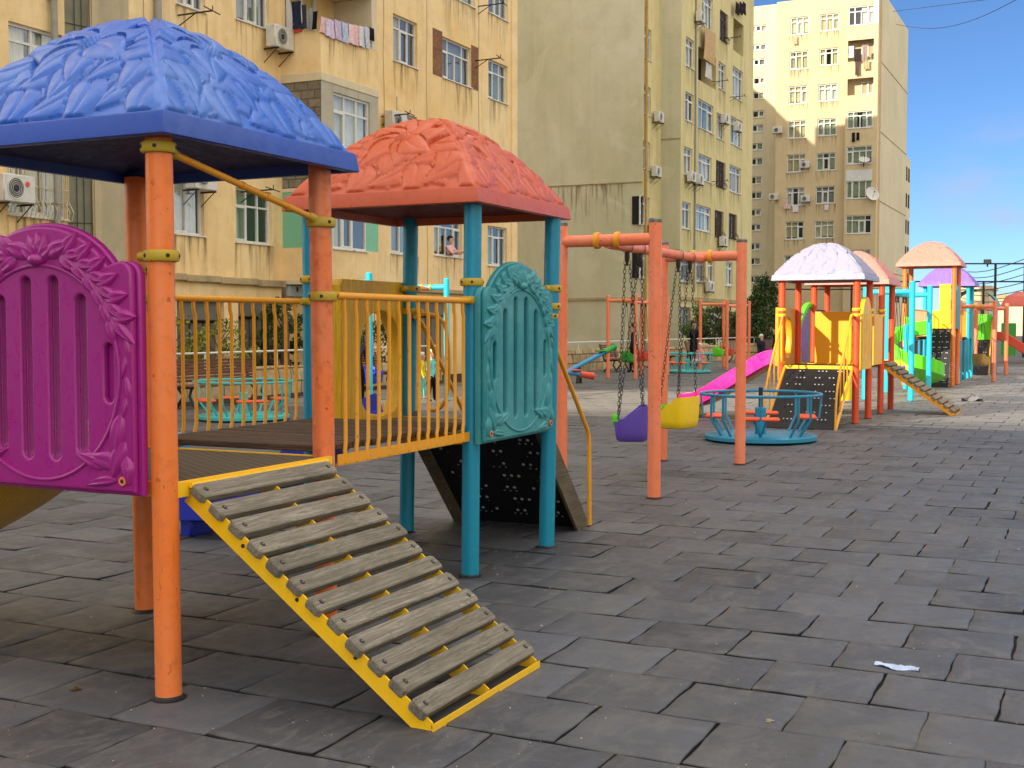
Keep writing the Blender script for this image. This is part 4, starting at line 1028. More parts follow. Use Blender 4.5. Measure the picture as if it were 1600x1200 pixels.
# ------------------------------------------------------------------ carousels
def carousel(label,x,y,mat,rz=0,kid=False,R=.76):
    c=thing('merry_go_round',label,'merry-go-round',(x,y,0),'merry-go-rounds')
    T=lambda a,r,z:(x+r*math.cos(a),y+r*math.sin(a),z)
    mb=MB(); mb.lathe([(.05,.03),(R-.02,.035),(R,.045),(R,.09),(R-.02,.105),(.05,.11)],(x,y,0),48); mb.build('base_disc',mat,c)
    mb=MB(); mb.lathe([(.075,.11),(.075,.46),(.06,.475)],(x,y,0),20); mb.build('hub',mat,c)
    mb=MB(); mb.lathe([(.03,.46),(.03,.74),(.0,.75)],(x,y,0),12); mb.build('hub_pin',M_DARK,c)
    mb=MB(); mb.tube([T(2*PI*k/40,R+.05,.655) for k in range(40)],.020,8,closed=True); mb.build('hand_rail',mat,c)
    for q in range(4):
        a0=rz+q*PI/2+.14; a1=rz+(q+1)*PI/2-.14
        for a in (a0,a1):
            mb=MB(); mb.tube([T(a,R-.12,.10),T(a,R+.05,.33),T(a,R+.05,.65)],.017,8); mb.build('rail_leg',mat,c)
        am=(a0+a1)/2; mb=MB(); mb.tube([T(am,R-.22,.11),T(am-.12,R-.1,.32)],.015,6); mb.tube([T(am,R-.22,.11),T(am+.12,R-.1,.32)],.015,6); mb.tube([T(am,R+.05,.655),T(am,R+.02,.34),T(am,R-.12,.335)],.015,6); mb.build('seat_brace',mat,c)
        mb=MB(); M=Matrix.Translation(T(am,R-.14,.35))@Matrix.Rotation(am+PI/2,4,'Z'); mb.box(-.25,.25,-.12,.12,-.022,.022,0,.018,M); mb.build('seat',M_SEAT,c)
    return c
carousel('blue merry-go-round with orange seats between the salmon swing and the white-roofed tower',16.55,4.13,M_CAR,-.54)
carousel('turquoise merry-go-round seen through the yellow railing of the bridge',16.5,12.85,M_CARG,.1)
carousel('turquoise merry-go-round carrying a child in pink, far behind the swings',38.9,12.15,M_CARG,.6)
# ------------------------------------------------------------------ further swings
swing_frame('cyan swing frame with an orange beam behind the golden panel',19.4,12.2,3.0,.93,2.38,2.55,M_CYAN,M_OR,M_CL,'swing frames',seg=12)
d1_=swing_frame('thin salmon swing frame in front of the blank grey wall',33.55,12.05,2.95,.85,2.30,2.45,M_PK,M_PK,M_CL,'swing frames',seg=10,r=.055)
d2_=swing_frame('thin salmon swing frame farthest back, before the yellow-green wing',41.3,11.5,2.95,.95,2.30,2.45,M_PK,M_PK,M_CL,'swing frames',seg=10,r=.055)
swing_frame('cyan swing frame between the pink-roofed towers',26.4,3.45,2.95,.93,2.28,2.48,M_CYAN,M_CYAN,M_YEL,'swing frames',seg=12)
swing_frame('orange swing frame at the right edge, holding a green and tan seat',36.3,2.55,5.0,.9,2.10,2.25,M_PK,M_OR,M_CL,'swing frames',seg=12)
for (lab,x,y,m,g_,hb,n) in (('green swing seat hanging beside a red one, on the thin frame before the grey wall',34.2,12.5,M_GRN2,M_GRN2,2.3,0),('red swing seat hanging beside a green one, on the thin frame before the grey wall',35.5,12.5,M_RED,M_RED,2.3,0),
    ('lime swing seat hanging beside a red one, on the farthest thin frame',42.0,12.0,M_GRN,M_GRN,2.3,0),('red swing seat hanging beside a lime one, on the farthest thin frame',43.3,12.0,M_RED,M_RED,2.3,0)):
    bucket_seat(lab,x,y,.48,hb,x-.2,x+.2,m,g_,'distant swing seats',0,False)
bucket_seat('tan swing seat with lime guard hanging from the orange beam at the right edge',37.7,3.0,.42,2.08,37.5,37.9,plain('tan_plastic',(196,150,84),.5,.3,6,.1),M_GRN,None,.9,False)
for (lab,x,m) in (('pale grey swing seat under the cyan frame',27.4,M_PUR2),('yellow swing seat under the cyan frame',28.6,M_YELP)):
    bucket_seat(lab,x,3.9,.46,2.25,x-.2,x+.2,m,m,'swing seats under the cyan frame',0,False)
for (lab,x,m) in (('royal blue swing seat hanging from the cyan frame behind the bridge',20.2,M_DBL),('violet swing seat hanging from the cyan frame behind the bridge',21.5,M_VIO)):
    bucket_seat(lab,x,12.66,.46,2.34,x-.2,x+.2,m,m,'swing seats behind the bridge',0,False)
# ------------------------------------------------------------------ the white and pink roofed structure
def plate(name,parent,mp,w,h,mat,hole=None,t=.05,arch=False):
    ol=[(-w/2,0),(w/2,0)]+([(w/2*math.cos(a),h-w/2+w/2*math.sin(a)) for a in [PI*i/12 for i in range(13)]] if arch else [(w/2,h),(-w/2,h)])
    vs,fs=slab2d(ol,hole or [],t,.01,1); mb=MB(); mb.add([mp(a,b,c) for a,b,c in vs],fs); return mb.build(name,mat,parent)
w_=thing('play_structure','play structure with a white and a pink flower roof, beside the blue merry-go-round','play structure',(21.8,4.05,0))
for (x,y,h) in ((19.94,3.45,2.36),(19.94,4.64,2.36),(21.15,3.45,2.36),(21.15,4.64,2.36),(22.45,3.45,2.36),(22.45,4.64,2.36),(23.65,3.45,2.36),(23.65,4.64,2.36)): make_post(w_,x,y,h,M_OR2,r=.056,seg=14)
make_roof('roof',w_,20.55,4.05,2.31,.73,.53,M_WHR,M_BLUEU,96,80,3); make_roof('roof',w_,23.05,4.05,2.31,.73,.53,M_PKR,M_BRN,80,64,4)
for (x,y) in ((19.94,3.45),(19.94,4.64),(21.15,3.45),(22.45,3.45)):
    for z in (1.75,1.84): make_clamp(w_,x,y,z,M_YELP,None,.056)
mb=MB(); mb.box(19.95,23.65,3.48,4.62,.87,.93,0,.006); mb.build('deck',M_DECKW,w_)
for x in (19.94,21.14,22.46,23.64):
    mb=MB(); mb.box(x-.012,x+.012,3.46,4.64,.85,.94); mb.build('deck_edge',M_YEL2,w_)
plate('golden_board',w_,lambda a,b,c:(21.2+c,4.05+a,.95+b),.60,.86,M_GOLD)
plate('golden_board',w_,lambda a,b,c:(21.8+a,3.42+c,.92+b),.85,.84,M_GOLD)
o=plate('oval_panel',w_,lambda a,b,c:(20.58+a,3.42-c,.88+b),.86,1.16,M_GRAIN,[stadium(k,.2,.9,.03) for k in (-.24,-.08,.08,.24)],.07,True); o['label']='golden arched panel with slots'
hol=[(.27*math.cos(a),.46+.36*math.sin(a)) for a in [2*PI*i/20 for i in range(20)]]
plate('slide_entry_panel',w_,lambda a,b,c:(20.55+a,4.72+c,.93+b),1.02,.94,M_GRAIN,[hol],.10)
plate('slide_entry_panel',w_,lambda a,b,c:(23.05+a,4.72+c,.93+b),1.02,.94,M_DARK,[hol],.10)
mb=MB(); mb.tube(smooth_path([(21.4,4.68,.95),(21.4,4.7,1.5),(22.0,4.7,1.9),(22.6,4.7,1.9),(23.1,4.7,1.5),(23.1,4.7,.95)],6),.06,8); mb.build('lime_arch',M_GRN,w_)
plate('violet_board',w_,lambda a,b,c:(21.85+a,4.70+c,.95+b),.5,.85,M_PUR2)
for (x,m,lab) in ((20.30,M_MAG,'magenta slide'),(20.82,M_YELP,'yellow slide')):
    slide(w_,[(x,4.75,.96),(x,4.95,.94),(x+.02,5.6,.55),(x+.05,6.1,.26),(x+.06,6.45,.20)],(1,0,0),.25,.2,m)['label']=lab
    mb=MB(); mb.box(x-.08,x+.16,6.25,6.36,0,.18,0,.02); mb.build('slide_foot',m,w_)
o,P,d,nrm,L,w=climb_plate(w_,19.90,3.55,4.55,.88,18.6,.02,rows=8)
for y in (3.50,4.58):
    mb=MB(); mb.tube([(19.92,y,.9),(18.55,y,.0)],.022,8); mb.build('side_rail',M_YEL,w_)
    mb=MB(); mb.tube(smooth_path([(19.9,y,1.72),(19.72,y,1.72),(19.6,y,1.6),(18.85,y,.85),(18.62,y,.5),(18.56,y,0)],5),.018,8); mb.build('handrail',M_YEL,w_)
    for k in (.25,.5,.75):
        x=19.75-k*1.1; mb=MB(); z=1.72-k*1.02; mb.tube([(x,y,z),(x,y,z-.78+.1*k)],.012,6); mb.build('handrail_bar',M_YEL,w_)
    mb=MB(); mb.tube(smooth_path([(19.9,y,1.74),(19.74,y+(.0),1.74),(19.68,y,1.6),(19.68,y,1.15),(19.74,y,1.0),(19.9,y,.98)],5),.016,8); mb.build('grab_loop',M_YELP,w_)
wood_ramp(w_,22.53,23.57,3.4,.90,2.2,.045,12,M_YEL,M_PLANK)
mb=MB(); mb.lathe([(.12,0),(.13,.1),(.13,.45),(.05,.5),(.001,.5)],(25.4,4.6,.06),14); tag(mb.build('spring_rider',M_YELP),'yellow barrel-shaped play post standing behind the wooden ramp','play post')
# ------------------------------------------------------------------ tall pink-roofed tower with the lime spiral slide
t3=thing('play_tower','tall play tower with a pink flower roof and a lime spiral slide','play tower',(33.6,3.9,0))
for (x,y) in ((33,3.3),(33,4.5),(34.2,3.3),(34.2,4.5)): make_post(t3,x,y,3.12,M_OR,seg=12)
make_roof('roof',t3,33.6,3.92,3.09,.78,.56,M_PKR,M_BRN,72,56,5)
mb=MB(); mb.box(32.95,34.25,3.3,4.5,1.44,1.5,0,.006); mb.build('deck',M_DECKW,t3)
o,*_r=climb_plate(t3,32.98,3.35,3.92,1.48,32.5,.02,rows=10)
plate('golden_board',t3,lambda a,b,c:(32.95+c,3.5+a,1.62+b),.26,1.0,M_GOLD)
plate('teal_panel',t3,lambda a,b,c:(33.6+a,3.27+c,1.5+b),1.0,1.1,M_TPAN,None,.06,True)
plate('golden_board',t3,lambda a,b,c:(33.6+a,4.55+c,1.5+b),1.0,.9,M_GRAIN)
cx_,cy_=31.5,4.25; pts=[(33.0,4.2,1.5),(32.5,4.05,1.46)]+[(cx_+.62*math.cos(a),cy_+.62*math.sin(a),1.40-1.22*k/22) for k,a in [(k,-.45+k*(2*PI*.95)/22) for k in range(23)]]
P3_=[Vector(p) for p in pts]; mb=MB(); rings=[]
for i,p in enumerate(P3_):
    dd=(P3_[min(i+1,len(P3_)-1)]-P3_[max(i-1,0)]); dd.z=0; dd.normalize(); lt=Vector((dd.y,-dd.x,0))
    rings.append([p+lt*a+Vector((0,0,b)) for a,b in chute(.30,.30,.04)])
loft(mb,rings); mb.build('spiral_slide',M_GRN,t3,ang=50)
mb=MB(); mb.tube([(cx_,cy_,0),(cx_,cy_,1.6)],.06,10); mb.build('slide_post',M_CYAN,t3)
# violet-roofed tower and what follows it
t4=thing('play_tower','play tower with a violet flower roof and cyan posts, behind the tall pink-roofed tower','play tower',(38.6,4.0,0))
for (x,y) in ((38,3.4),(38,4.6),(39.2,3.4),(39.2,4.6)): make_post(t4,x,y,2.76,M_CYAN,seg=12)
make_roof('roof',t4,38.6,4.0,2.72,.78,.56,M_PUR2,M_BLUEU,64,50,6)
mb=MB(); mb.box(38,39.2,3.4,4.6,1.14,1.2,0,.006); mb.build('deck',M_DECKW,t4)
plate('golden_board',t4,lambda a,b,c:(38.0+c,4.0+a,1.2+b),1.0,.8,M_YELP); plate('teal_panel',t4,lambda a,b,c:(38.6+a,3.37+c,1.2+b),1.0,1.1,M_TPAN,None,.06,True)
for (a,b) in ((34.3,3.35),(34.3,4.45)):
    pass
bx=thing('play_bridge','teal panelled bridge between the tall pink tower and the violet one','play bridge',(36.2,3.9,0))
mb=MB(); mb.box(34.3,37.9,3.45,4.45,1.20,1.27,0,.006); mb.build('deck',M_DECKW,bx)
for y in (3.42,4.48):
    for k in range(3): plate('teal_panel',bx,lambda a,b,c:(34.95+k*1.2+a,y+c,.0+b),.55,1.15,M_TEAL,None,.06,False)
    make_railing(bx,(34.35,y,0),(37.85,y,0),1.27,2.0,14,M_YEL,frame=False)
t5=thing('play_tower','teal-domed play tower with the red wavy slide','play tower',(42.6,3.6,0))
for (x,y) in ((42.0,3.0),(42.0,4.2),(43.2,3.0),(43.2,4.2)): make_post(t5,x,y,2.1,M_TEAL,seg=12)
mb=MB(); rings=[]
for i in range(13):
    a=PI*i/12; rings.append([(41.85+1.5*k/6,3.6-.75*math.cos(a),2.1+.62*math.sin(a)) for k in range(7)])
loft(mb,rings,0,False,False,False)
rings=[[(p[0],3.6+(p[1]-3.6)*.95,2.1+(p[2]-2.1)*.95) for p in r] for r in rings]; loft(mb,rings,0,False,False,False); mb.build('barrel_roof',M_TPAN,t5)
mb=MB(); mb.box(42,43.2,3,4.2,1.06,1.12,0,.006); mb.build('deck',M_DECKW,t5)
plate('lime_panel',t5,lambda a,b,c:(42.0+c,3.3+a,1.12+b),.5,.8,M_GRN); plate('golden_board',t5,lambda a,b,c:(43.2+c,3.6+a,1.12+b),1.0,.8,M_GOLD)
slide(t5,[(42.6,3.0,1.14),(42.6,2.7,1.10),(42.6,2.1,.72),(42.6,1.7,.62),(42.6,1.1,.30),(42.6,.7,.22)],(1,0,0),.27,.22,M_RED)['label']='red wavy slide'
for y in (3.0,4.2):
    mb=MB(); mb.tube(smooth_path([(41.95,y,1.7),(41.75,y,1.7),(41.6,y,1.5),(41.0,y,.75),(40.85,y,.0)],5),.02,8); mb.build('handrail',M_YEL,t5)
o,*_r=climb_plate(t5,41.96,3.05,4.15,1.1,40.9,.02,rows=6)
M_SALM=paint('brick_red_paint',(196,84,62),.4,.4,.2)
t6=thing('play_tower','dark red play tower group with hipped roofs at the right edge','play tower',(56,2.2,0))
for (x,y) in ((54,1.0),(54,2.2),(55.2,1.0),(55.2,2.2),(57,1.0),(57,2.2),(58.2,1.0),(58.2,2.2),(54,3.4),(55.2,3.4)): make_post(t6,x,y,2.4,M_SALM,seg=10)
for (x,y) in ((54.6,1.6),(57.6,1.6),(54.6,2.9)):
    mb=MB(); loft(mb,[[(x-.7,y-.7,2.35),(x+.7,y-.7,2.35),(x+.7,y+.7,2.35),(x-.7,y+.7,2.35)],[(x-.5,y-.5,2.75),(x+.5,y-.5,2.75),(x+.5,y+.5,2.75),(x-.5,y+.5,2.75)],[(x-.1,y-.1,2.95),(x+.1,y-.1,2.95),(x+.1,y+.1,2.95),(x-.1,y+.1,2.95)]]); mb.build('roof',M_SALM,t6)
mb=MB(); mb.box(54,58.2,1.0,2.2,1.0,1.08); mb.build('deck',M_DECKW,t6)
plate('green_board',t6,lambda a,b,c:(53.95+c,3.25+a,.35+b),.55,1.3,M_GRN2)
plate('red_board',t6,lambda a,b,c:(53.95+c,1.6+a,1.05+b),.9,.7,M_RED); plate('red_board',t6,lambda a,b,c:(58.3+c,1.6+a,1.05+b),1.1,.8,M_PK)
# ------------------------------------------------------------------ sports cage at the right, with floodlight, and a lamp wire
cg=thing('mesh_fence','tall steel sports cage fence with a floodlight at the right of the picture','fence',(75,5,0))
def fp(px,u): return onu(px,500,u)[0]
for (px,zt,u) in ((1536,440,72),(1554,412,66),(1600,412,64),(1420,412,84),(1190,445,70),(1225,440,72),(1330,440,74),(1480,440,76)):
    v=fp(px,u); z=onu(px,zt,u)[1]; mb=MB(); mb.tube([(u,v,0),(u,v,z)],.06,6); mb.build('fence_post',M_DARK,cg)
for (x0,x1,y_,u0,u1) in ((1410,1600,412,84,64),(1185,1600,440,72,70),(1185,1420,452,70,74)):
    mb=MB(); a=onu(x0,y_,u0);b=onu(x1,y_,u1); mb.tube([(u0,a[0],a[1]),(u1,b[0],b[1])],.045,6); mb.build('fence_rail',M_DARK,cg)
for k in range(6):
    mb=MB(); a=onu(1470,415+k*7,80);b=onu(1600,405+k*12,62); pts=[]
    for i in range(9):
        t=i/8; pts.append((80+(62-80)*t,a[0]+(b[0]-a[0])*t,a[1]+(b[1]-a[1])*t-.5*math.sin(PI*t)))
    mb.tube(pts,.02,4); mb.build('sagging_wire',M_DARK,cg)
u=66; a=onu(1543,409,u); mb=MB(); mb.box(u-.1,u+.1,a[0]-.18,a[0]+.18,a[1]-.12,a[1]+.12,0,.03); mb.box(u-.11,u-.09,a[0]-.14,a[0]+.14,a[1]-.09,a[1]+.09,1); mb.tube([(u,a[0],a[1]-.1),(u,a[0],a[1]-.25)],.04,6); mb.build('floodlight',[M_DARK,M_STEEL],cg)
for (n,p,q,lab) in ((0,(1395,18),(1630,-12),'upper of the two thin cables crossing the sky at the top right'),(1,(1400,38),(1640,-30),'lower of the two thin cables crossing the sky at the top right')):
    u0,u1=108,70; a=onu(p[0],p[1],u0); b=onu(q[0],q[1],u1); mb=MB(); pts=[]
    for i in range(13):
        t=i/12; pts.append((u0+(u1-u0)*t,a[0]+(b[0]-a[0])*t,a[1]+(b[1]-a[1])*t-1.2*math.sin(PI*t)*n))
    mb.tube(pts,.022,5); tag(mb.build('overhead_cable',M_DARK),lab,'cable')
# ------------------------------------------------------------------ wall, benches, seesaws
gw=thing('garden_wall','low pale stone garden wall with a white top rail along the ochre block','wall',(33,16.6,0))
r=random.Random(9)
def wall_run(x0,x1,y0,y1,h,t=.3):
    n=max(int(abs(x1-x0)/1.6),1)
    for i in range(n):
        a=x0+(x1-x0)*i/n; b=x0+(x1-x0)*(i+1)/n-.02; ya=y0+(y1-y0)*i/n; yb_=y0+(y1-y0)*(i+1)/n; mb=MB(); hh=h+r.uniform(-.06,.05)
        loft(mb,[[(a,ya,0),(b,yb_,0),(b,yb_+t,0),(a,ya+t,0)],[(a,ya+r.uniform(-.02,.02),hh*.6),(b,yb_,hh*.6),(b,yb_+t,hh*.6),(a,ya+t,hh*.6)],[(a+.02,ya+.03,hh),(b-.03,yb_+.03,hh+r.uniform(-.04,.04)),(b-.03,yb_+t-.02,hh),(a,ya+t-.02,hh)]]); mb.build('stone_block',M_STONE,gw)
wall_run(18,30.5,16.85,16.75,.62); wall_run(31,46,15.95,15.5,.72); wall_run(46,66,15.5,13.6,.72)
for (x0,y0,x1,y1) in ((18,16.98,30.5,16.9),(31,16.1,46,15.65),(46,15.65,66,13.75)):
    mb=MB(); mb.tube([(x0,y0,1.0),(x1,y1,1.0)],.025,6); n=int((x1-x0)/2.2)
    for i in range(n+1): t=i/n; mb.tube([(x0+(x1-x0)*t,y0+(y1-y0)*t,.5),(x0+(x1-x0)*t,y0+(y1-y0)*t,1.0)],.02,5)
    mb.build('top_rail',M_FRAME,gw)
M_BSL=wood('bench_slat_wood',(132,84,66),(90,54,44),0,1.0,.6,.3); M_BSL2=wood('pale_bench_slat',(176,150,126),(128,104,84),0,1.0,.7,.3)
def bench(label,x,y,rz=0,L=1.7,pal=None):
    b=thing('park_bench',label,'bench',(x,y,0),'slatted park benches'); b.rotation_euler=(0,0,rz); m=pal or M_BSL
    for k in range(7):
        mb=MB(); z=.50+.062*k; yy=.24+.022*k; mb.box(x-L/2,x+L/2,y+yy,y+yy+.022,z,z+.05,0,.006); mb.build('back_slat',m,b)
    for k in range(5): mb=MB(); yy=-.22+.09*k; mb.box(x-L/2,x+L/2,y+yy,y+yy+.075,.43,.46,0,.006); mb.build('seat_slat',m,b)
    for sx in (-1,1):
        mb=MB(); xx=x+sx*(L/2-.2); mb.box(xx-.025,xx+.025,y-.24,y+.28,.39,.43); mb.tube([(xx,y-.2,0),(xx,y-.05,.25),(xx,y-.1,.4)],.028,6); mb.tube([(xx,y+.28,0),(xx,y+.1,.25),(xx,y+.27,.45),(xx,y+.41,.95)],.028,6); mb.build('leg',M_DARK,b)
    return b
bench('brown slatted bench behind the turquoise merry-go-round, seen through the bridge railing',19.2,15.4,0,2.6)
bench('dark slatted bench standing behind the golden entry panel',25.2,15.8,0,1.7)
bench('reddish slatted bench before the blank grey wall, left of the thin swing frame',38.9,14.6,.1,2.0)
bench('pale slatted bench right of the dark-coated person',43.5,14.6,0,2.0,M_BSL2); bench('reddish slatted bench behind the farthest thin swing',47.5,14.3,0,2.0); bench('pale slatted bench left of the walking boy',51.0,13.6,-.05,2.0,M_BSL2); bench('reddish slatted bench right of the walking boy',55.0,13.0,-.05,2.0)
def seesaw(label,cx,cy,ang,tilt,L,end):
    s=thing('seesaw',label,'seesaw',(cx,cy,0),'seesaws'); d=Vector((math.cos(ang)*math.cos(tilt),math.sin(ang)*math.cos(tilt),math.sin(tilt))); C=Vector((cx,cy,.5))
    mb=MB(); mb.tube([C-d*L/2,C+d*L/2],.06,12); mb.build('beam',M_SBLUE,s)
    for k,m in ((-1,end[0]),(1,end[1])):
        mb=MB(); e=C+d*(k*L/2); mb.tube([e-d*k*.45,e,e+d*k*.02],[.085,.085,.10],12); mb.build('grip_end',m,s)
        mb=MB(); q=C+d*k*(L/2-.6); mb.box(q.x-.15,q.x+.15,q.y-.12,q.y+.12,q.z+.06,q.z+.10,0,.015); mb.build('seat',m,s)
    mb=MB(); mb.tube([(cx-.1,cy,0),(cx,cy,.48)],.05,8); mb.tube([(cx+.1,cy,0),(cx,cy,.48)],.05,8); mb.build('pivot_stand',M_DARK,s)
p1=Vector((*gp(885,590),0))
a=gp(908,640); A=Vector((onv(868,590,11.9)[0],11.9,onv(868,590,11.9)[1])); B2=Vector((onv(912,606,11.65)[0],11.65,onv(912,606,11.65)[1]))
seesaw('blue seesaw with red ends, nearer of the two behind the teal panel',27.4,12.1,math.atan2(-.45,1.0),-.13,3.0,(M_RED,M_RED))
seesaw('blue seesaw with green ends, farther of the two behind the teal panel',30.6,12.6,math.atan2(-.3,1.0),.30,3.2,(M_GRN2,M_GRN2))
seesaw('blue seesaw glimpsed through the slots of the purple panel',9.9,9.6,1.75,.12,2.0,(M_SBLUE,M_SBLUE))
# ------------------------------------------------------------------ air conditioners, dishes, brackets, washing
M_AC=plain('aged_white_metal',(206,202,190),.5,.15,5,.05)
def make_ac(label,p,rz,group='air conditioners on the facades',s=1.0):
    t=thing('air_conditioner',label,'air conditioner',p,group); t.rotation_euler=(0,0,rz)
    o=Vector(p); mb=MB(); mb.box(o.x-.40*s,o.x+.40*s,o.y-.42*s,o.y-.12*s,o.z,o.z+.55*s,0,.025); mb.build('casing',M_AC,t)
    mb=MB(); M=Matrix.Translation((o.x-.10*s,o.y-.422*s,o.z+.275*s))@Matrix.Rotation(PI/2,4,'X')
    mb.lathe([(.215*s,-.002),(.22*s,.012),(.20*s,.012),(.19*s,.004)],(0,0,0),24,0,False,M); mb.lathe([(.19*s,.003),(.06*s,.004),(.05*s,.014),(.0,.016)],(0,0,0),24,1,False,M)
    for k in range(3): r_=(.08+.04*k)*s; mb.lathe([(r_,.008),(r_+.006,.012),(r_+.012,.008)],(0,0,0),20,0,False,M)
    mb.build('fan_grille',[M_AC,M_DARK],t)
    for sx in (-1,1):
        mb=MB(); x=o.x+sx*.3*s; mb.box(x-.015,x+.015,o.y-.45*s,o.y,o.z-.04,o.z-.005); mb.tube([(x,o.y-.4*s,o.z-.03),(x,o.y,o.z-.35*s)],.012,5); mb.build('bracket',M_DARK,t)
    mb=MB(); mb.tube(smooth_path([(o.x+.36*s,o.y-.25,o.z+.2),(o.x+.5*s,o.y-.2,o.z+.1),(o.x+.52*s,o.y-.03,o.z+.5),(o.x+.5*s,o.y-.02,o.z+1.1)],4),.022,6); mb.build('hose',M_YW2,t)
    return t
ac0=None
def put_ac(label,v,px,py,wall='v',rz=0.0):
    if wall=='v': a,z=onv(px,py,v); p=(a,v,z)
    else: a,z=onu(px,py,v); p=(v,a,z)
    make_ac(label,p,rz)
put_ac('white air conditioner with a red badge below the barred window at the left edge',VL,8,318)
a=onv(22,290,VL); mb=MB(); mb.lathe([(.05,0),(.055,.006),(.0,.01)],(0,0,0),14,0,False,Matrix.Translation((a[0]-.05,VL-.425,a[1]+.0))@Matrix.Rotation(PI/2,4,'X'))
o=mb.build('badge',M_RED,bpy.data.objects['air_conditioner'])
put_ac('white air conditioner beside the laundry balcony, under the top left windows',18.8,424,79)
put_ac('white air conditioner over the narrow window between the orange posts',18.8,300,298)
put_ac('white air conditioner half hidden by the crown of the orange roof',18.8,606,206)
for (lab,x,y) in (('white air conditioner under the middle window of the blank wall side',1022,192),('white air conditioner under the fourth window of the blank wall side',1018,277),('lowest air conditioner in the narrow column beside the blank wall',1014,362)): put_ac(lab,C1v,x,y)
for (lab,x,y) in (('highest air conditioner on the yellow-green wing',1087,36),('left one of two air conditioners side by side on the yellow-green wing',1073,285),('right one of two air conditioners side by side on the yellow-green wing',1085,289),
    ('air conditioner with a drip stain near the right corner of the wing',1126,194),('air conditioner right above the white corner window',1146,206),('air conditioner above the salmon swing post',1123,385),('air conditioner with slatted front low on the wing',1102,456)): put_ac(lab,F2v,x,y)
for (lab,x,y) in (('air conditioner at the sunlit edge of the tan block',1216,209),('air conditioner between two windows of the tan block, fifth floor',1259,263),('air conditioner left of the window with white laundry',1210,313),('air conditioner right of the window with white laundry',1260,316)): put_ac(lab,FU,x,y,'u',-PI/2)
def dish(label,p,face,R=.45):
    t=thing('satellite_dish',label,'satellite dish',p,'satellite dishes'); d=Vector(face).normalized(); M=d.to_track_quat('Z','Y').to_matrix().to_4x4(); c=Vector(p)+d*.5
    mb=MB(); mb.lathe([(.0,0),(R*.4,.03),(R*.75,.09),(R,.17),(R,.185),(R*.75,.105),(R*.4,.045),(.0,.015)],c,20,0,False,M); mb.build('dish',M_AC,t)
    mb=MB(); mb.tube([Vector(p)+d*-.05,c],.03,6); mb.tube([c+Vector((0,0,-R*.8)),c+d*.5],.014,5); mb.box(*[q for k in range(3) for q in ((c+d*.5)[k]-.05,(c+d*.5)[k]+.05)]); mb.build('arm',M_DARK,t)
a=onu(1349,260,LU); dish('satellite dish below the wide glazed balcony, tilted flat',(LU,a[0],a[1]),(-.6,-.2,.8))
a=onu(1357,308,LU); dish('large satellite dish at the right of the white balcony panel',(LU,a[0],a[1]),(-.7,-.6,.35),.62)
def bracket(label,v,px,py,L=.9,wall='v'):
    a,z=onv(px,py,v); t=thing('drying_bracket',label,'bracket',(a,v,z),'steel brackets for drying lines'); mb=MB(); mb.tube([(a,v,z),(a+.1,v-L,z+.03)],.02,6); mb.tube([(a,v,z-.25),(a+.04,v-L*.5,z)],.014,5); mb.build('arm',M_DARK,t)
    mb=MB(); mb.tube([(a-.2,v-L,z+.06),(a+.35,v-L,z+.0)],.014,5); mb.tube([(a+.1,v-L,z+.03),(a+.1,v-L,z+.14)],.012,5); mb.build('cross_bar',M_DARK,t)
for (lab,v,x,y) in (('steel drying bracket above the blue roof, between two pipes',18.8,278,24),('steel drying bracket left of the brick-framed window',18.8,596,182),('steel drying bracket right of the brick-framed window',18.8,742,95),('steel drying bracket at the top right of the ochre block',18.8,747,10),
   ('steel drying bracket behind the diagonal yellow bar',18.8,376,300),('steel drying bracket below the curtained loggia',F2v,1112,128),('steel drying bracket by the corner window, upper',F2v,1133,60),('steel drying bracket by the corner window, middle',F2v,1140,152),('steel drying bracket below the barred window',F2v,1112,284)): bracket(lab,v,x,y)
def cloth(label,P,a0,a1,z0,z1,mat,cat='laundry',name='hanging_cloth',group=None,ph=0.0):
    mb=MB(); na=max(int((a1-a0)/.05),5); nz=5; G=[]
    for i in range(na+1):
        for j in range(nz+1):
            a=a0+(a1-a0)*i/na; z=z1-(z1-z0)*j/nz; tap=1-.12*math.sin(PI*j/nz)
            G.append((a0+(a1-a0)*.5+(a-(a0+a1)/2)*tap,z+.015*math.sin(i*1.7+ph)*(j/nz),.035*math.sin(i*1.3+ph+j*.3)*(.3+j/nz)))
    for dd in (0,.012):
        mb.add([P(a,z,d+dd) for a,z,d in G],[(i*(nz+1)+j,(i+1)*(nz+1)+j,(i+1)*(nz+1)+j+1,i*(nz+1)+j+1) for i in range(na) for j in range(nz)])
    p=P((a0+a1)/2,z1,0); return tag(mb.build(name,mat,None,p,recalc=False),label,cat,group)
def fab(n,c): return plain('fabric_'+n,c,.9,.3,14,.2,.1)
PBm=PV(VB-.06)
for i,(x0,x1,y0,y1,c,l) in enumerate(((455,470,3,46,(40,48,66),'navy jacket'),(471,478,8,46,(52,58,70),'dark blue shirt'),(480,488,14,46,(150,150,150),'grey striped shirt'),(489,496,18,46,(30,32,40),'black trousers'))):
    v=18.0; z1=onv(x0,y0,v)[1]; z0=onv(x0,y1,v)[1]; PX=PU(25.7); a0=onu(x0,30,25.7)[0]; a1=onu(x1,30,25.7)[0]
    z1=onu(x0,y0,25.7)[1]; z0=onu(x0,y1,25.7)[1]; cloth(l+' drying on the side of the bay balcony',PX,min(a0,a1),max(a0,a1),z0,z1,fab(l.replace(' ','_'),c),group='washing on the bay balcony',ph=i)
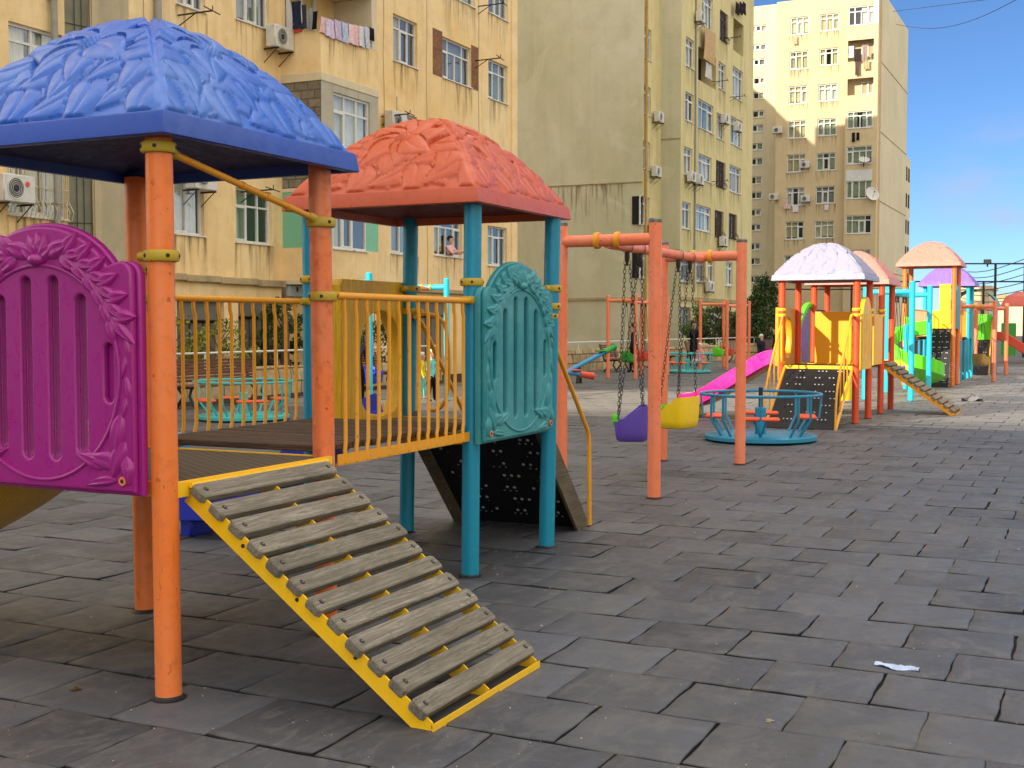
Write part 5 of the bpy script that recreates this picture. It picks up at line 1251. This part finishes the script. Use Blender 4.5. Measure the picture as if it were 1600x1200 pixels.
for i,(x0,x1,y0,y1,c,l) in enumerate(((501,510,25,50,(214,176,170),'small rose cloth'),(510,522,28,56,(206,190,214),'lilac patterned shirt'),(523,533,30,60,(196,180,206),'violet striped top'),(533,543,33,64,(176,192,214),'pale blue shirt'),(544,553,36,66,(226,196,196),'pink towel'),(553,562,38,70,(222,180,176),'salmon cloth'),(562,570,40,72,(206,208,210),'grey and white cloth'),(570,577,41,74,(196,200,216),'pale violet cloth'),(577,584,42,62,(40,34,38),'black cap-shaped garment'))):
    a0,z1=onv(x0,y0,VB-.06); a1,_=onv(x1,y0,VB-.06); z0=onv(x0,y1,VB-.06)[1]; cloth(l+' on the front line of the bay balcony',PBm,a0,a1,z0,z1,fab(l.replace(' ','_').replace('-','_'),c),group='washing on the bay balcony',ph=i*1.3)
a0,z1=onu(1455,0,25.75) if False else (18.55,9.15)
mb=MB(); mb.lathe([(.10,0),(.14,.22),(.15,.23),(.13,.22)],(25.83,18.3,8.93),16); tag(mb.build('bucket',M_RED),'red plastic bucket on the balcony side parapet','bucket')
PF=PU(FU-.5)
for i,(x0,x1,y0,y1,c,l) in enumerate(((1326,1334,72,90,(226,226,230),'white shirt'),(1335,1346,76,96,(60,50,48),'dark brown coat'),(1347,1356,70,96,(150,130,120),'beige cloth'),(1336,1343,96,117,(90,70,60),'brown trousers'),(1349,1359,94,108,(176,160,120),'tan towel'))):
    q=px_u(LU-.25,x0,x1,y0,y1); cloth(l+' hanging at the sunlit loggia of the tan block',PU(LU-.25),*q,fab(l.replace(' ','_'),c),group='washing on the tan block',ph=i)
for i,(x0,x1,y0,y1,c,l) in enumerate(((1331,1336,207,222,(28,26,28),'black trousers'),(1338,1343,207,219,(30,28,32),'black stockings'),(1239,1246,56,69,(206,170,140),'peach cloth'),(1238,1248,320,331,(228,220,226),'white sheet'),(1288,1295,320,328,(226,222,222),'small white cloth'),(1224,1236,319,326,(226,190,186),'pink cloth'))):
    uu=LU-.2 if x0>1320 else FU-.2; q=px_u(uu,x0,x1,y0,y1); cloth(l+' hanging out below a window of the tan block',PU(uu),*q,fab('b'+l.replace(' ','_'),c),group='washing on the tan block',ph=i)
q=px_v(F2v-.3,1101,1119,40,92); cloth('long beige curtain blown out over the loggia of the yellow-green wing',PV(F2v-.3),*q,fab('beige_curtain',(196,164,122)),'curtain','balcony_curtain')
q=px_v(F2v-.2,1103,1112,96,120); cloth('white garment drying in the loggia of the yellow-green wing',PV(F2v-.2),*q,fab('pale_garment',(206,200,196)),group=None)
for i,(x0,x1) in enumerate(((1150,1155),(1156,1161),(1161,1166))):
    q=px_v(F2v-.3,x0,x1,2,20); cloth(('first','second','third')[i]+' dark garment from the corner on the topmost line of the yellow-green wing',PV(F2v-.3),*q,fab('dark_garment',(44,36,40)),group='dark washing at the wing corner',ph=i)
# ------------------------------------------------------------------ people
SKIN=plain('skin',(206,158,130),.55,.08,20,.05); HAIR=plain('black_hair',(26,22,22),.6,.3,30,.2)
def person(label,x,y,h,yaw,top,leg,shoe,hat=None,pose='stand',z=0.0,hair=True,group=None,arms=None):
    """one continuous skinned body (torso, limbs, neck, head) with a hair or hat child"""
    J={}; k=h/1.7
    st={'stand':(.06,-.05),'walk':(.30,-.26),'sit':None}[pose]
    V=[];R=[];E=[]
    def nd(p,r,par=None):
        V.append(Vector(p)*k); R.append(r*k); 
        if par is not None: E.append((par,len(V)-1))
        return len(V)-1
    hipz=.90 if pose!='sit' else .50
    pel=nd((0,0,hipz),.125); wa=nd((0,.01,hipz+.18),.115,pel); ch=nd((.0,.02,hipz+.40),.135,wa); nk=nd((0,.02,hipz+.54),.062,ch); hd0=nd((.03,.03 if False else 0,hipz+.62),.07,nk); hd1=nd((.025,0,hipz+.70),.098,hd0); hd2=nd((.01,0,hipz+.79),.085,hd1)
    for sg,sw in ((1,0),(-1,1)):
        if pose=='sit':
            kn=nd((.40,sg*.11,hipz-.02),.075,pel if False else nd((.08,sg*.1,hipz-.02),.10,pel)); an=nd((.44,sg*.11,.10),.048,kn); nd((.56,sg*.12,.05),.045,an)
        else:
            f=st[sw]; hp=nd((.0,sg*.09,hipz-.06),.105,pel); kn=nd((f*.55+.03,sg*.10,.48),.074,hp); an=nd((f,sg*.10,.09 if f>0 or pose!='walk' else .14),.046,kn); nd((f+.13,sg*.11,.045),.042,an)
        sh=nd((0,sg*.17,hipz+.45),.075,ch)
        a=(arms or ('swing' if pose=='walk' else 'down'))
        if a=='fwd': el=nd((.20,sg*.22,hipz+.24),.052,sh); wr=nd((.42,sg*.16,hipz+.30),.036,el); nd((.50,sg*.15,hipz+.31),.038,wr)
        else:
            f=(-st[sw]*.6 if a=='swing' else .03); el=nd((f*.4-.02,sg*.235,hipz+.20),.052,sh); wr=nd((f+.05,sg*.25,hipz-.04),.036,el); nd((f+.09,sg*.25,hipz-.13),.036,wr)
    me=bpy.data.meshes.new('person'); me.from_pydata([tuple(v) for v in V],E,[]); me.update()
    ob=bpy.data.objects.new('person',me); COL.objects.link(ob)
    md=ob.modifiers.new('skin','SKIN'); md.use_smooth_shade=True
    sv=me.skin_vertices[0].data
    for i,r_ in enumerate(R): sv[i].radius=(r_,r_*(.82 if i in (1,2) else 1))
    sv[0].use_root=True
    ms=ob.modifiers.new('sub','SUBSURF'); ms.levels=1; ms.render_levels=1
    dg=bpy.context.evaluated_depsgraph_get(); m2=bpy.data.meshes.new_from_object(ob.evaluated_get(dg))
    bpy.data.objects.remove(ob); bpy.data.meshes.remove(me)
    ob=bpy.data.objects.new('person',m2); COL.objects.link(ob); m2.materials.clear()
    for m in (top,leg,shoe,SKIN,HAIR): m2.materials.append(m)
    hz0=hipz*k
    for p in m2.polygons:
        c=p.center; z_=c.z/k
        if z_>hipz+.545: mi=3
        elif z_<.10: mi=2
        elif pose=='sit': mi=1 if (z_<hipz+.06) else 0
        else: mi=0 if z_>hipz-.02 else 1
        if pose!='sit' and abs(c.y)/k>.20 and z_>hipz-.2: mi=0
        if pose!='sit' and abs(c.y)/k>.20 and z_<=hipz-.06 and z_>hipz-.25: mi=3
        p.material_index=mi; p.use_smooth=True
    ob.location=(x,y,z); ob.rotation_euler=(0,0,yaw); ORG[ob.name]=(0,0,0)
    tag(ob,label,'person',group)
    hm=MB(); c=(.012*k,0,(hipz+.745)*k)
    if hair or hat:
        prof=[]; hm.ball((c[0]-.012*k,0,c[2]+.015*k),.112*k,0,14,(1,.95,1.02))
        hv=[]; 
        o2=hm.build('hat' if hat else 'hair',hat or HAIR,None,(0,0,0)); 
        import bmesh
        bm=bmesh.new(); bm.from_mesh(o2.data); bmesh.ops.delete(bm,geom=[v for v in bm.verts if (v.co.x-c[0])*.9-(v.co.z-c[2])*1.0>.045*k],context='VERTS'); bm.to_mesh(o2.data); bm.free()
        o2.parent=ob
    f=MB()
    for sy in (-1,1): f.ball((.118*k,sy*.035*k,(hipz+.735)*k),.011*k,0,8)
    f.build('eyes',M_DARK,ob,(0,0,0))
    f=MB(); f.ball((.128*k,0,(hipz+.705)*k),.018*k,0,8,(1,.8,1.3)); f.build('nose',SKIN,ob,(0,0,0))
    return ob
FD=fab('dark_coat',(40,42,50)); FB=fab('black_cloth',(26,26,30)); FJ=fab('dark_jeans',(36,40,56)); FP=fab('pink_coat',(232,150,150)); FPT=fab('pale_trousers',(176,176,184)); FL=fab('lilac_top',(190,160,214)); FY=fab('yellow_top',(236,206,40)); FT=fab('turquoise_top',(120,206,196)); FWc=fab('white_cap',(226,224,216)); FSH=fab('white_shoe',(220,216,210))
g1=gp(989,583); person('person in a long dark coat standing behind the thin swing frame',g1[0],g1[1],1.60,PI*.55,FD,FB,FB)
g1=gp(1083,574); person('person in a black jacket bending towards the child on the far merry-go-round',g1[0],g1[1],1.68,-1.9,FB,FB,FB,arms='fwd')
person('child in a pink coat sitting on the far turquoise merry-go-round',38.95,11.75,1.12,2.6,FP,FPT,FSH,hat=fab('pink_cap',(236,196,190)),pose='sit',z=.10)
g1=gp(1189,579); person('boy in dark clothes and a pale cap walking beside the pink slide',g1[0],g1[1],1.22,-2.2,FJ,FB,FB,hat=FWc,pose='walk')
g1=gp(1211,573); person('person in black standing half hidden by the white-roofed tower',g1[0],g1[1],1.45,2.0,FB,FB,FB)
g1=(25.6,16.1); person('person in a lilac top seen between the railing and the orange post',g1[0],g1[1],1.62,2.4,FL,FJ,FB)
g1=gp(660,624); person('toddler in yellow and turquoise with a white hat, behind the bridge railing',g1[0],g1[1],.98,-1.2,FY,FT,FSH,hat=FWc)
g1=gp(674,628); person('child in a turquoise top and black trousers, behind the bridge railing',g1[0],g1[1],1.05,-1.6,FT,FB,FB,hat=fab('pale_green_cap',(206,220,190)))
g1=gp(558,640); person('person in dark clothes seen through the arched hole of the golden panel',g1[0],g1[1],1.45,.6,FD,FB,FB)
o=ops[11] if False else px_v(18.8,678,722,335,398)
zs=onv(707,398,18.8)[1]
o=person('person in a pale pink top leaning out of a window under the orange roof',onv(707,400,18.72)[0],18.80,1.6,-PI/2,fab('pale_pink_top',(226,180,170)),FB,FB,z=zs-1.05,arms='fwd')
import bmesh
bm=bmesh.new(); bm.from_mesh(o.data); bmesh.ops.delete(bm,geom=[v for v in bm.verts if v.co.z<.98],context='VERTS'); bm.to_mesh(o.data); bm.free()
# ------------------------------------------------------------------ trees and shrubs
def leafmat(n,c1,c2):
    t=NT(n); oi=t.n('ShaderNodeTexCoord'); nz=t.noise(oi.outputs['Object'],2.5,3,.6); nz2=t.noise(oi.outputs['Object'],23,2,.5)
    col=t.mix(nz2,t.mix(t.ramp(nz,[(.35,0.0),(.65,1.0)]),lin(*c1),lin(*c2)),sc(lin(*c2),1.25)); p=t.bsdf(col,.6,None,.3); return t.m
L_CON=leafmat('conifer_needles',(40,56,28),(66,84,40)); L_IVY=leafmat('ivy_leaves',(58,80,34),(98,120,50)); L_BUSH=leafmat('bush_leaves',(78,92,34),(128,132,50)); L_DARK=leafmat('dark_leaves',(46,60,34),(76,90,50))
M_BARK=plain('grey_bark',(96,80,64),.9,.4,9,.6)
def leaves(mb,c,rad,n,size,r,shape='ell'):
    for i in range(n):
        while True:
            p=Vector((r.uniform(-1,1),r.uniform(-1,1),r.uniform(-1,1)))
            if p.length<1: break
        p=Vector((c[0]+p.x*rad[0],c[1]+p.y*rad[1],c[2]+p.z*rad[2]))
        a=Vector((r.gauss(0,1),r.gauss(0,1),r.gauss(0,.7))).normalized(); b=a.orthogonal().normalized(); b=(Matrix.Rotation(r.uniform(0,6.28),3,a)@b); s=size*r.uniform(.6,1.4)
        cc=a.cross(b)*.12*s
        mb.add([p-b*s*.5,p+a*s*.28+cc,p+b*s*.5,p-a*s*.28+cc],[(0,1,2,3)])
def tree(label,x,y,h,w,mat,kind,seed,dens=1.0,name='tree',trunk=.12,z0=.3,cat='tree',group=None):
    t=thing(name,label,cat,(x,y,0),group); r=random.Random(seed); mb=MB()
    mb.tube([(x,y,0),(x+r.uniform(-.1,.1),y+r.uniform(-.1,.1),h*.4),(x+r.uniform(-.15,.15),y,h*.85)],[trunk,trunk*.7,trunk*.2],8)
    for k in range(9):
        z=h*(.2+.07*k); a=r.uniform(0,6.28); l=w*(.9-.06*k); mb.tube([(x,y,z),(x+l*.5*math.cos(a),y+l*.5*math.sin(a),z+.25),(x+l*.85*math.cos(a),y+l*.85*math.sin(a),z+.4)],[trunk*.35,trunk*.22,.012],5)
    mb.build('trunk',M_BARK,t); mb=MB()
    nc=int(46*dens)
    for k in range(nc):
        f=r.random(); z=z0+(h-z0)*f
        wr=w*((1-f)**.7+.06 if kind=='cone' else math.sin(PI*min(max(f*.9+.08,0),1))**.6)
        a=r.uniform(0,6.28); q=wr*math.sqrt(r.uniform(.25,1.0)); s=w*r.uniform(.18,.36)
        leaves(mb,(x+q*math.cos(a),y+q*math.sin(a),z),(s,s,s*(.8 if kind!='cone' else 1.1)),int(70*dens),.13 if h>2 else .09,r)
    mb.build('crown',mat,t,recalc=False,ang=180); return t
for i,(px,u,zt,w,lab) in enumerate(((1196,58,440,1.35,'tall dark conifer standing left of the white-roofed tower'),(1178,60,470,1.0,'dark conifer behind the right salmon swing post'))):
    v=onu(px,520,u)[0]; tree(lab,u,v,onu(px,zt,u)[1],w,L_CON,'cone',i+3,1.5,'conifer_tree',.14,.4,'tree','conifers before the tan block')
for i,(px,u,zt,w,lab) in enumerate(((1090,60,478,.8,'ivy-covered small tree behind the black swing chains'),(1118,58,482,1.0,'loose dark tree between the posts of the farthest thin swing'),(1140,60,490,.7,'slender leafy tree right of the farthest thin swing'),(1160,57,486,.8,'leafy tree at the corner of the yellow-green wing'))):
    v=onu(px,520,u)[0]; tree(lab,u,v,onu(px,zt,u)[1],w,L_DARK if i%2 else L_IVY,'ell',i+13,.8,'small_tree',.08,.8,'tree','small trees before the yellow-green wing')
for i,(x,y,h,w,lab) in enumerate(((20.6,18.0,1.7,.9,'yellow-green bush left of the pale pilaster'),(22.4,18.1,1.6,.8,'yellow-green bush under the grey shutter'),(24.9,18.2,2.2,.7,'tall olive shrub beside the meter box'),(26.6,17.9,2.0,.7,'olive shrub under the green balcony'),(29.5,18.2,1.6,.8,'olive shrub behind the golden panel'))):
    tree(lab,x,y,h,w,L_BUSH if i<2 else L_DARK,'ell',i+31,.7,'shrub',.04,.2,'shrub','shrubs along the ochre block')
for i,(x,y,h,lab) in enumerate(((24.2,17.6,2.5,'bare grey tree trunk left of the meter box'),(25.0,17.5,2.5,'bare grey tree trunk below the meter box'))):
    t=thing('tree_trunk',lab,'tree',(x,y,0),'bare trunks'); mb=MB(); mb.tube([(x,y,0),(x+.04,y,1.2),(x-.03,y,h)],[.11,.09,.05],8); mb.build('trunk',M_BARK,t)
# ------------------------------------------------------------------ litter
def crumple(label,x,y,L,W,mat,name,seed,hh=.03,rz=0):
    r=random.Random(seed); mb=MB(); n,m=14,8; G=[]
    for i in range(n+1):
        for j in range(m+1):
            p=i/n; q=j/m*2-1; w=W*(.55+.45*math.sin(PI*min(p*1.15,1)))*(1-.35*(p>.8)*r.random())
            a=(p-.5)*L; b=q*w/2+.012*math.sin(p*9); z=.018+hh*(.5+.5*math.sin(p*7+q*2+seed))*(.4+.6*r.random())*(1-.5*abs(q))
            G.append((x+a*math.cos(rz)-b*math.sin(rz),y+a*math.sin(rz)+b*math.cos(rz),z))
    F=[(i*(m+1)+j,(i+1)*(m+1)+j,(i+1)*(m+1)+j+1,i*(m+1)+j+1) for i in range(n) for j in range(m)]
    mb.add(G,F); mb.add([(a,b,c-.003) for a,b,c in G],[tuple(reversed(f)) for f in F])
    return tag(mb.build(name,mat,None,(x,y,0),recalc=False,ang=60),label,'litter')
crumple('crumpled pale blue glove lying flat on the dark tiles in the right foreground',5.80,.80,.20,.075,fab('pale_blue_plastic',(190,206,236)),'discarded_glove',2,.022,-PI/2-.1)
crumple('crumpled grey and white paper lying past the end of the far wooden ramp',26.9,2.3,.42,.22,fab('dirty_paper',(120,118,120)),'crumpled_paper',5,.16,1.8)
crumple('dry brown leaf lying left of the nearest orange post',*gp(119,1083),.05,.028,fab('dry_leaf',(110,80,44)),'dry_leaf',7,.008,.4)
crumple('small beige wrapper scrap on the tiles at the bottom right',*gp(1203,1133),.035,.018,fab('beige_scrap',(176,160,130)),'wrapper_scrap',9,.006,.4)
mb=MB(); r=random.Random(21)
for i in range(1100):
    Y=2.9+r.random()**1.6*22; X=r.uniform(-.46,.46)*Y
    if r.random()<.35: X=r.gauss(-.05,.12)*Y
    x,y=X*_st+Y*_ct,-X*_ct+Y*_st
    s=r.uniform(.0018,.0045)*(1.9 if r.random()<.06 else 1)*(1+.03*Y); a=r.uniform(0,6.28); n=r.choice((4,5,6)); vs=[(x+s*r.uniform(.6,1.1)*math.cos(a+2*PI*k/n)*1.2,y+s*r.uniform(.6,1.1)*math.sin(a+2*PI*k/n),.017) for k in range(n)]
    vs+= [(x,y,.018+s*.9)]
    mb.add(vs,[(k,(k+1)%n,n) for k in range(n)],0 if r.random()<.55 else 1)
tag(mb.build('litter_specks',[plain('pale_crumb',(168,162,150),.8,.2,9,0),plain('grey_grit',(120,112,100),.9,.3,9,0)],recalc=False),kind='stuff')
# ------------------------------------------------------------------ camera, light, air
cam=bpy.data.cameras.new('camera'); co=bpy.data.objects.new('camera',cam); COL.objects.link(co)
co.location=(0,0,HE); co.rotation_euler=(PI/2-PIT,0,math.atan2(-_ct,_st))
cam.sensor_width=36; cam.lens=FPX/1600*36; cam.clip_end=3000; cam.clip_start=.1
S.camera=co
SUN=Vector((-2.0,1.0,.95)).normalized()
EL=math.asin(SUN.z); AZ=math.atan2(SUN.x,SUN.y)
ld=bpy.data.lights.new('sun','SUN'); ld.energy=SUNE; ld.angle=math.radians(.5); ld.color=(1,.90,.76)
lo=bpy.data.objects.new('sun',ld); COL.objects.link(lo); lo.rotation_euler=SUN.to_track_quat('Z','Y').to_euler(); lo.location=(0,0,40)
w=bpy.data.worlds.new('World'); S.world=w; w.use_nodes=True; nt=w.node_tree; nt.nodes.clear()
def wn(t,**k):
    x=nt.nodes.new(t)
    for a,b in k.items(): setattr(x,a,b)
    return x
sky=wn('ShaderNodeTexSky',sky_type='NISHITA'); sky.sun_disc=False; sky.sun_elevation=EL; sky.sun_rotation=AZ; sky.air_density=1.0; sky.dust_density=.1; sky.ozone_density=3.0; sky.altitude=2600
bg=wn('ShaderNodeBackground'); out=wn('ShaderNodeOutputWorld')
tc=wn('ShaderNodeTexCoord'); D=tc.outputs['Generated']
def mth(op,a,b=0.0,clamp=False):
    x=wn('ShaderNodeMath',operation=op,use_clamp=clamp)
    for i,v in ((0,a),(1,b)):
        if isinstance(v,bpy.types.NodeSocket): nt.links.new(v,x.inputs[i])
        else: x.inputs[i].default_value=v
    return x.outputs[0]
def dot(v):
    x=wn('ShaderNodeVectorMath',operation='DOT_PRODUCT'); nt.links.new(D,x.inputs[0]); x.inputs[1].default_value=v; return x.outputs['Value']
def cnoise(scale,loc,sc,lo_,hi_):
    mp=wn('ShaderNodeMapping'); nt.links.new(D,mp.inputs[0]); mp.inputs['Scale'].default_value=sc; mp.inputs['Location'].default_value=loc
    no=wn('ShaderNodeTexNoise'); nt.links.new(mp.outputs[0],no.inputs['Vector']); no.inputs['Scale'].default_value=scale; no.inputs['Detail'].default_value=7; no.inputs['Roughness'].default_value=.55
    rp=wn('ShaderNodeMapRange',interpolation_type='SMOOTHSTEP'); nt.links.new(no.outputs['Fac'],rp.inputs[0]); rp.inputs[1].default_value=lo_; rp.inputs[2].default_value=hi_
    return rp.outputs[0]
def sstep(x,a,b):
    rp=wn('ShaderNodeMapRange',interpolation_type='SMOOTHSTEP'); nt.links.new(x,rp.inputs[0]); rp.inputs[1].default_value=a; rp.inputs[2].default_value=b; return rp.outputs[0]
# unseen bright cloud added overhead and behind the viewer as white fill, a clear patch ahead, one low grey bank at the right of it
over=mth('MULTIPLY',cnoise(1.7,(1.3,.4,0),(1,1,1.6),.30,.52),sstep(dot((.90,.43,-.35)),.62,.20))
over=mth('MULTIPLY',over,mth('ADD',mth('MULTIPLY',sstep(dot((-.25,.9,.35)),-.55,.35),.34),.78))  # added fill weighted brighter from the left
r0=Vector(ray(1640,365)).normalized()
bank=mth('MULTIPLY',cnoise(7,(0,.3,.2),(1,1,2.6),.36,.66),mth('MULTIPLY',sstep(dot(tuple(r0)),.9935,.9992),.85))
def cmix(f,a,c):
    mx=wn('ShaderNodeMix',data_type='RGBA'); nt.links.new(f,mx.inputs[0]); nt.links.new(a,mx.inputs[6]); mx.inputs[7].default_value=c; return mx.outputs[2]
tn=wn('ShaderNodeMix',data_type='RGBA',blend_type='MULTIPLY'); tn.inputs[0].default_value=1; nt.links.new(sky.outputs[0],tn.inputs[6]); tn.inputs[7].default_value=(.62,.80,1,1)
c1=cmix(bank,tn.outputs[2],BANK_COL); c2=cmix(over,c1,FILL_CLOUD_COL)
nt.links.new(c2,bg.inputs[0]); nt.links.new(bg.outputs[0],out.inputs[0]); bg.inputs[1].default_value=SKYS
S.view_settings.view_transform='Standard'; S.view_settings.look='None'; S.view_settings.exposure=EXPO; S.view_settings.gamma=1
S.render.engine='CYCLES'; S.cycles.use_denoising=True; S.cycles.max_bounces=8; S.cycles.transparent_max_bounces=12
S.cycles.sample_clamp_indirect=6
